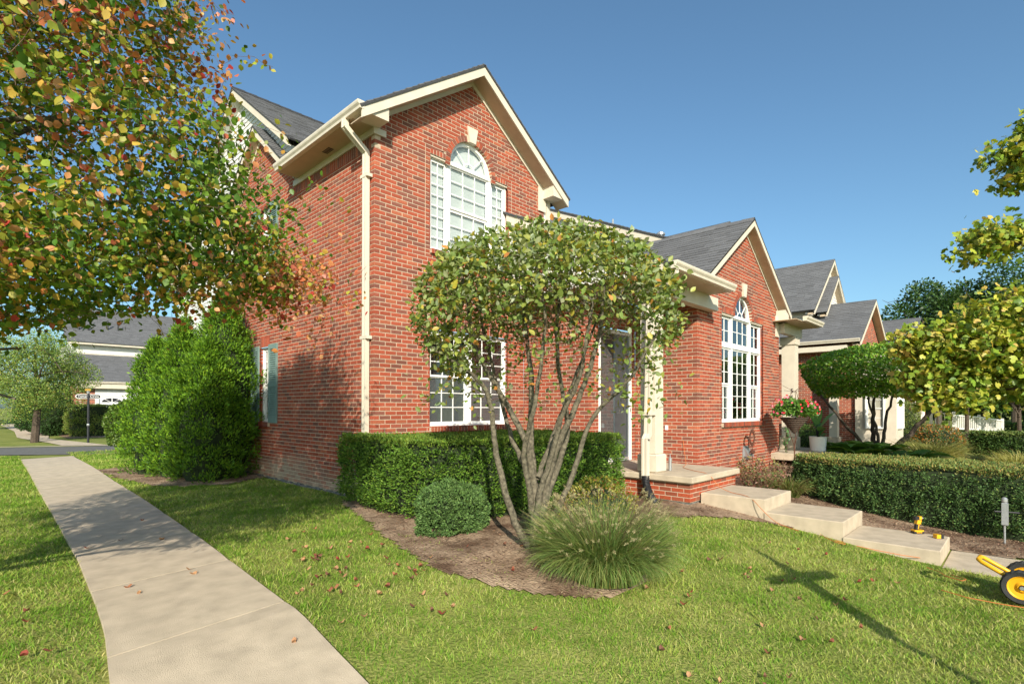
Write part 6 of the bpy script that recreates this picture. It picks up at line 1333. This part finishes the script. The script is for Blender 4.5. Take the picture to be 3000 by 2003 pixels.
# ------------------------------------------------------------------ tools and cords
cord = []
def curvecord(pts, name, label, r=.0042):
    p = resample(np.array(pts, float), 60); mb = MB(); mb.tube([tuple(q) for q in p], r, 6); o = mb.build(name, M['orange']); return tag(o, label, 'cord', 'orange extension cord')
curvecord([(4.93, -2.60, -.20), (4.88, -2.66, -.45), (4.70, -2.78, -.622), (4.2, -2.95, -.622), (3.85, -3.35, -.622), (3.72, -3.60, -.620), (3.73, -3.685, -.66), (3.75, -3.72, -.80), (3.72, -3.95, -.882), (3.58, -4.25, -.88), (3.43, -4.40, -.90), (3.35, -4.55, -1.02), (3.3, -4.75, gz(3.3, -4.75) + .03), (3.22, -5.05, gz(3.2, -5.05) + .03)], 'extension_cord', 'orange cord running over the porch slab and down the top step')
def gc(pts): return [(x, y, gz(x, y) + .035) for x, y in pts]
curvecord(gc([(3.33, -5.28), (3.22, -5.38), (3.13, -5.50), (3.16, -5.60), (3.24, -5.56), (3.21, -5.47)]), 'extension_cord', 'looped orange cord end in the grass beside the middle step')
curvecord(gc([(3.22, -5.70), (3.26, -5.92), (3.33, -6.15), (3.40, -6.3)]), 'extension_cord', 'orange cord along the grass edge of the lowest step')
curvecord(gc([(3.02, -6.40), (2.95, -6.52), (2.83, -6.58), (2.75, -6.72), (2.85, -6.75), (2.93, -6.62)]), 'extension_cord', 'looped orange cord near the yellow cart')
curvecord(gc([(2.25, -6.60), (2.15, -6.8), (2.15, -7.05), (2.2, -7.3)]), 'extension_cord', 'orange cord in the grass at the right edge')
sup = Vector((rt.x, rt.y, 0)).normalized(); fwd = Vector((fw.x, fw.y, 0)).normalized()
def obox(mb, c, ax, ay, a, b, z0, z1, shear=0):   # oriented box with x half a, y half b
    c = Vector(c); lo = [c + ax * sx * a + ay * sy * b + Vector((0, 0, z0)) for sx, sy in ((-1, -1), (1, -1), (1, 1), (-1, 1))]; up_ = [p + Vector((0, 0, z1 - z0)) + ax * shear for p in lo]
    mb.add([tuple(p) for p in lo + up_], [(0, 3, 2, 1), (4, 5, 6, 7), (0, 1, 5, 4), (1, 2, 6, 5), (2, 3, 7, 6), (3, 0, 4, 7)])
dc = Vector((4.330, -6.161, -1.243)); dl = empty('cordless_driver', tuple(dc), 'yellow and black cordless impact driver standing on its battery on the lowest step', 'power tool')
mb = MB(); obox(mb, dc, sup, fwd, .062, .036, .0, .030); mb.build('battery', M['black'], dl); mb = MB(); obox(mb, dc, sup, fwd, .060, .037, .030, .048); obox(mb, dc - fwd * .002, sup, fwd, .034, .037, .012, .030); mb.build('battery_shell', M['yellow'], dl)
text('DEWALT', tuple(dc - fwd * .0405 + Vector((0, 0, .022))), (R(90), 0, R(-CYAW)), .013, M['black'], dl, extrude=.0004, name='lettering')
mb = MB(); obox(mb, dc - sup * .012, sup, fwd, .021, .018, .048, .125, .010); mb.build('grip', M['black'], dl); mb = MB(); obox(mb, dc - sup * .012 + sup * .012, sup, fwd, .006, .0185, .06, .12, .010); mb.build('grip_stripe', M['yellow'], dl)
mb = MB(); obox(mb, dc + sup * .002, sup, fwd, .026, .026, .125, .178, .012); mb.build('motor_housing', M['yellow'], dl); mb = MB(); obox(mb, dc + sup * .0, sup, fwd, .040, .025, .178, .222); mb.build('head', M['black'], dl); mb = MB(); obox(mb, dc + sup * .028, sup, fwd, .016, .026, .185, .224); mb.build('head_cover', M['yellow'], dl)
MB().tube([tuple(dc + sup * .042 + Vector((0, 0, .20))), tuple(dc + sup * .062 + Vector((0, 0, .20))), tuple(dc + sup * .078 + Vector((0, 0, .20)))], [.018, .013, .008], 12).build('chuck', M['steel'], dl)
bc_ = Vector((4.175, -6.389, -1.243)); bt = empty('battery_pack', tuple(bc_), 'spare yellow and black battery lying on the lowest step near its corner', 'battery')
mb = MB(); obox(mb, bc_ + sup * .018, sup, fwd, .034, .030, 0, .048); mb.build('battery_base', M['black'], bt); mb = MB(); obox(mb, bc_ - sup * .012, sup, fwd, .026, .032, .004, .052); mb.build('battery_shell', M['yellow'], bt)
tc_ = Vector((3.69, -2.99, -.629)); tb_ = MB(); tb_.lathe(tc_, [(.024, 0), (.025, .003), (.025, .20), (.014, .212), (.008, .216), (.0045, .28), (.001, .281)], 16); tbo = tb_.build('caulk_tube', M['steel'], smooth=False); tag(tbo, 'grey caulking tube standing on the porch slab beside the column', 'caulk tube')
# yellow two-wheeled cart at the right edge
cb = Vector((2.34, -7.17, gz(2.34, -7.17))); ct = empty('hand_cart', tuple(cb), 'yellow two-wheeled cart with black tyres cut off by the right edge', 'cart')
ax = Vector((1.0, -.05, 0)).normalized(); wr = .150; wheels = (cb + Vector((0, 0, wr + .02)), cb + ax * .42 + Vector((0, 0, wr + .02)))
def wheel(c, ax, r, parent):
    u_ = Vector((0, 0, 1)); w_ = ax.cross(u_)
    def ring(prof, n=40, bumpy=False):
        mb = MB(); m_ = len(prof)
        for k in range(n):
            t = 2 * math.pi * k / n
            for rr_, o_ in prof: q = (rr_ + (.006 if bumpy and k % 2 and rr_ > r * .93 else 0)); mb.v.append(tuple(c + (u_ * math.cos(t) + w_ * math.sin(t)) * q + ax * o_)); mb.c.append((1, 1, 1))
        for k in range(n):
            for i in range(m_): j = (i + 1) % m_; k2 = (k + 1) % n; mb.f.append((k * m_ + i, k * m_ + j, k2 * m_ + j, k2 * m_ + i))
        return mb
    root = ring([(r * .68, -.03), (r * .93, -.042), (r, -.025), (r, .025), (r * .93, .042), (r * .68, .03)], bumpy=True).build('wheel', M['rubber'], parent)
    ring([(.025, -.03), (.03, -.035), (r * .35, -.015), (r * .6, -.02), (r * .69, -.033), (r * .70, .033), (r * .6, .02), (r * .35, .015), (.03, .035)], 32).build('rim', M['yellow'], root)
    MB().tube([tuple(c - ax * .045), tuple(c + ax * .045)], .016, 12).build('hub', M['steel'], root)
for w in wheels: wheel(w, ax, wr, ct)
MB().tube([tuple(wheels[0] - ax * .03), tuple(wheels[1] + ax * .03)], .010, 8).build('axle', M['steel'], ct)
bk_ = (Vector((-.02, .30, .17)));  h0 = wheels[0] + ax * .09; h1 = wheels[1] - ax * .13
mb = MB(); mb.tube([tuple(h0), tuple(h0 + bk_ * .5), tuple(h0 + bk_ * .96), tuple(h0.lerp(h1, .15) + bk_ * 1.04), tuple(h0.lerp(h1, .85) + bk_ * 1.04), tuple(h1 + bk_ * .96), tuple(h1 + bk_ * .5), tuple(h1)], .020, 12); mb.build('handle', M['yellow'], ct, smooth=True)
mb = MB(); q0 = wheels[0] + ax * .02 - Vector((.1, .45, -.05)); mb.prism([tuple(q0), tuple(q0 + ax * .38), tuple(q0 + ax * .38 + Vector((.1, .45, 0))), tuple(q0 + Vector((.1, .45, 0)))], (0, 0, .02)); mb.build('deck', M['steel'], ct)
sl = empty('solar_light', (5.28, -6.98, gz(5.28, -6.98)), 'small grey garden light on a stake against the right hedge at the frame edge', 'garden light')
MB().tube([(5.28, -6.98, gz(5.28, -6.98)), (5.28, -6.98, -.86)], .012, 8).build('stake', M['steel'], sl)
MB().bbox((5.25, -7.02, -1.16), (5.31, -6.95, -.86), .008).build('body', M['steel'], sl)
MB().lathe((5.28, -6.98, -.86), [(.025, 0), (.035, .015), (.035, .05), (.02, .07), (.0, .075)], 14).build('lens', M['steel'], sl)
MB().tube([(5.22, -6.88, -.98), (5.36, -7.12, -.99)], .012, 8).build('arm', M['black'], sl)
# invented post, unseen behind the camera, added to cast the shadow on the lawn
lp = empty('shadow_post', (-.95, -8.35, -1.45), 'invented unseen post with a panel and crossbar, added behind the viewpoint for its lawn shadow', 'post')
MB().tube([(-.95, -8.35, -1.5), (-.95, -8.35, .35)], .035, 10).build('pole', M['dark'], lp)
MB().box((-1.04, -8.38, -.05), (-.86, -8.32, .85)).build('panel', M['dark'], lp)
MB().tube([(-1.30, -8.10, .62), (-.95, -8.35, .66), (-.58, -8.62, .70)], [.05, .07, .06], 8).build('crossbar', M['dark'], lp)
MB().tube([(-.95, -8.35, .8), (-.93, -8.33, 1.0), (-.99, -8.30, 1.22)], [.05, .035, .015], 8).build('finial', M['dark'], lp)
# ------------------------------------------------------------------ left background beyond the road
G = empty('garage_house', (1.2, 37, -1.1), 'house across the road with a white garage door and grey roofs', 'house')
Tg = mkT((.55, 34.0, 0), (1, 0, 0), (0, -1, 0)); Tgs = mkT((.55, 34.0, 0), (0, 1, 0), (-1, 0, 0))
def far_brick(T, N, n0, n1, al, lo, root): wall_to(T, N, n0, n1, al, lo, root, 0)
far_brick(Tg, Nf, -19, 26, lambda z: [(0, .76)], lo_own, G); far_brick(Tgs, Ns, -19, 26, lambda z: [(0, 7)], lo_own, G)
MB().box((.57, 34.02, -1.4), (8, 41, 1.75)).build('wall_core', M['mortar'], G)
MB().box((.35, 33.62, 1.56), (8, 33.98, 1.90)).build('frieze_board', M['trim'], G)
mb = MB(); gutter_run((.30, 33.62, 1.98), (8, 33.62, 1.98), (0, -1, 0), mb); mb.build('gutter', M['gutter'], G)
MB().box((1.31, 33.93, 1.06), (4.2, 33.99, 1.56)).build('door_header', M['siding'], G)
gd = MB(); gd.box((1.31, 33.88, -1.2), (1.50, 33.995, 1.06)); gd = gd.build('garage_door', M['siding'], G)
for j in range(4): MB().bbox((1.50, 33.94, -1.18 + j * .56), (4.0, 33.98, -1.18 + j * .56 + .545), .012).build('door_panel', M['vinyl'], gd)
for i in range(4):
    t0, t1 = math.pi - math.pi * i / 4 - .05, math.pi - math.pi * (i + 1) / 4 + .05
    pts = [(2.15 + math.cos(t) * .52, 33.93, .72 + math.sin(t) * .26) for t in np.linspace(t0, t1, 5)]; MB().add([(2.15 + math.cos((t0 + t1) / 2) * .08, 33.93, .735)] + pts, [(0, 1, 2, 3, 4, 5)]).build('fan_pane', M['dark'], gd)
make_roof('garage_roof', [((.25, 33.6, 1.96), (1, 0, 0), (0, 1, .55), 9, 4.2, None)], 80, G)
MB().box((.45, 37.2, 3.3), (9, 43, 4.55)).build('upper_wall', M['siding'], G); MB().box((.35, 37.05, 3.78), (9, 37.19, 3.92)).build('band_board', M['trim'], G); MB().box((.30, 36.75, 4.50), (9, 36.95, 4.66)).build('fascia', M['trim'], G)
make_roof('upper_roof', [((.2, 36.7, 4.64), (1, 0, 0), (0, 1, .62), 9, 5.5, None)], 0, G)
for (x, y, h) in ((1.0, 38.2, .5), (1.5, 38.2, .4), (2.6, 38.5, .7), (3.2, 38.5, .6)): MB().lathe((x, y, 4.64 + .62 * (y - 36.7) - .05), [(.05, 0), (.05, h)], 8).build('vent_pipe', M['dark'], G)
D_h = empty('brick_townhouse', (-6, 62, -1.1), 'small brick house front with a teal door far at the left edge', 'house')
Tq = mkT((-9, 60, 0), (1, 0, 0), (0, -1, 0)); far_brick(Tq, Nf, -19, 20, lambda z: [(0, 5.6)], None, D_h)
MB().box((-8.98, 60.02, -1.4), (-3.4, 66, 2.0)).build('wall_core', M['mortar'], D_h)
xd = -5.55
MB().box((xd - .75, 59.9, -1.1), (xd + .85, 59.98, 1.25)).build('door_surround', M['vinyl'], D_h); dd_ = MB().box((xd - .42, 59.86, -1.05), (xd + .52, 59.9, 1.0)).build('entry_door', M['tealdoor'], D_h); MB().box((xd - .55, 58.6, -1.2), (xd + .65, 59.8, -1.05)).build('front_step', M['concrete'], D_h)
make_roof('roof', [((-9.5, 59.6, 1.9), (1, 0, 0), (0, 1, .6), 6.6, 3.5, None)], 0, D_h)
bg_tree('shade_tree', 'light green tree beyond the road at the left, leaves catching the sun', -2.1, 25.0, 1.9, 2.5, 2.5, 34000, [(.17, .27, .05), (.26, .35, .07), (.11, .18, .04), (.34, .31, .07)], [4, 4, 3, 1.5], .07, .16, shape='diamond')
bg_tree('shade_tree', 'small tree with a thin trunk before the far brick house', -4.3, 45, 2.1, 2.6, 1.7, 9000, [(.13, .19, .04), (.22, .20, .05)], [3, 2], .16, .08)
bg_tree('shade_tree', 'large green tree far behind the garage house', 7, 56, 5, 7, 6, 9000, gm_, [3, 3, 3], .4, .3)
bg_tree('shade_tree', 'green trees closing the far left view', -13, 70, 4, 7, 6, 9000, gm_, [3, 3, 3], .4, .3)
hedge('boxwood_hedge', 'clipped rounded light green hedge in front of the garage house', [(-.55, 29.2), (-.5, 28.4), (1.0, 28.2), (1.45, 28.8), (1.45, 32.6), (-.2, 33)], .50, .05, 22000, [(.20, .28, .05), (.28, .36, .07), (.32, .27, .09)], [4, 4, 1.5], (.05, .09), bump=.08, rt_=.45, mat_='leaf')
blob_shrub('yew_shrub', 'tall dark evergreen beside the garage wall', (-.95, 31.5, .1), (.95, .95, 1.7), 13000, [(.025, .06, .012), (.04, .09, .02)], [1, 1], (.07, .12))
blob_shrub('yew_shrub', 'dark evergreen at the far left of the clipped hedge', (-1.55, 33.5, .0), (.8, .8, 1.3), 8000, [(.025, .06, .012), (.04, .09, .02)], [1, 1], (.07, .12))
blob_shrub('deciduous_shrub', 'green shrub by the road just left of the arborvitae', (-.42, 15.6, -.25), (.52, .52, .86), 9000, [(.10, .17, .025), (.15, .23, .035), (.06, .11, .018)], [4, 3, 3], (.05, .085), mat_='leaf', wid=1.5, shape='oval')
# street name sign on a post
SG = (-.55, 22.2); zg = gz(*SG); sg = empty('street_sign', (SG[0], SG[1], zg), 'black street name sign reading Tamara Circle on a slim post with a small lamp', 'street sign')
MB().tube([(SG[0], SG[1], zg), (SG[0], SG[1], 1.02)], .045, 10).build('post', M['dark'], sg); MB().lathe((SG[0], SG[1], zg + .75), [(.05, 0), (.055, .02), (.055, .06), (.05, .08)], 12).build('collar', M['steel'], sg)
sx = Vector((math.cos(R(-29)), math.sin(R(-29)), 0)).normalized()   # the blade faces the sidewalk
sx = Vector((fw.y, -fw.x, 0)); dirs = (Vector((SG[0], SG[1], 0)) - Vector((CPOS.x, CPOS.y, 0))).normalized(); sx = Vector((dirs.y, -dirs.x, 0))
def plate(c, hw_, hh, th, m, name, parent, n=8):
    pts = []
    for s in (1, -1):
        for i in range(n + 1): t = -math.pi / 2 + math.pi * i / n; pts.append(c + sx * s * (hw_ - hh) + (sx * s * math.cos(t) * hh + Vector((0, 0, s * math.sin(t) * hh))))
    nn = dirs * th; MB().prism([tuple(p - dirs * th) for p in pts], tuple(dirs * th * 2)).build(name, m, parent)
cz = Vector((SG[0], SG[1], .87)); plate(cz, .44, .095, .014, M['vinyl'], 'sign_border', sg); plate(cz, .415, .075, .018, M['black'], 'sign_blade', sg)
text('Tamara Circle', tuple(cz - dirs * .0195), (R(90), 0, math.atan2(sx.y, sx.x)), .125, M['vinyl'], sg, extrude=.001, name='lettering')
MB().bbox((SG[0] - .12, SG[1] - .06, 1.10), (SG[0] + .07, SG[1] + .06, 1.20), .02).build('lamp_hood', M['copper'], sg); MB().tube([(SG[0], SG[1], 1.0), (SG[0] - .02, SG[1], 1.12)], [.05, .06], 8).build('lamp_bracket', M['steel'], sg)
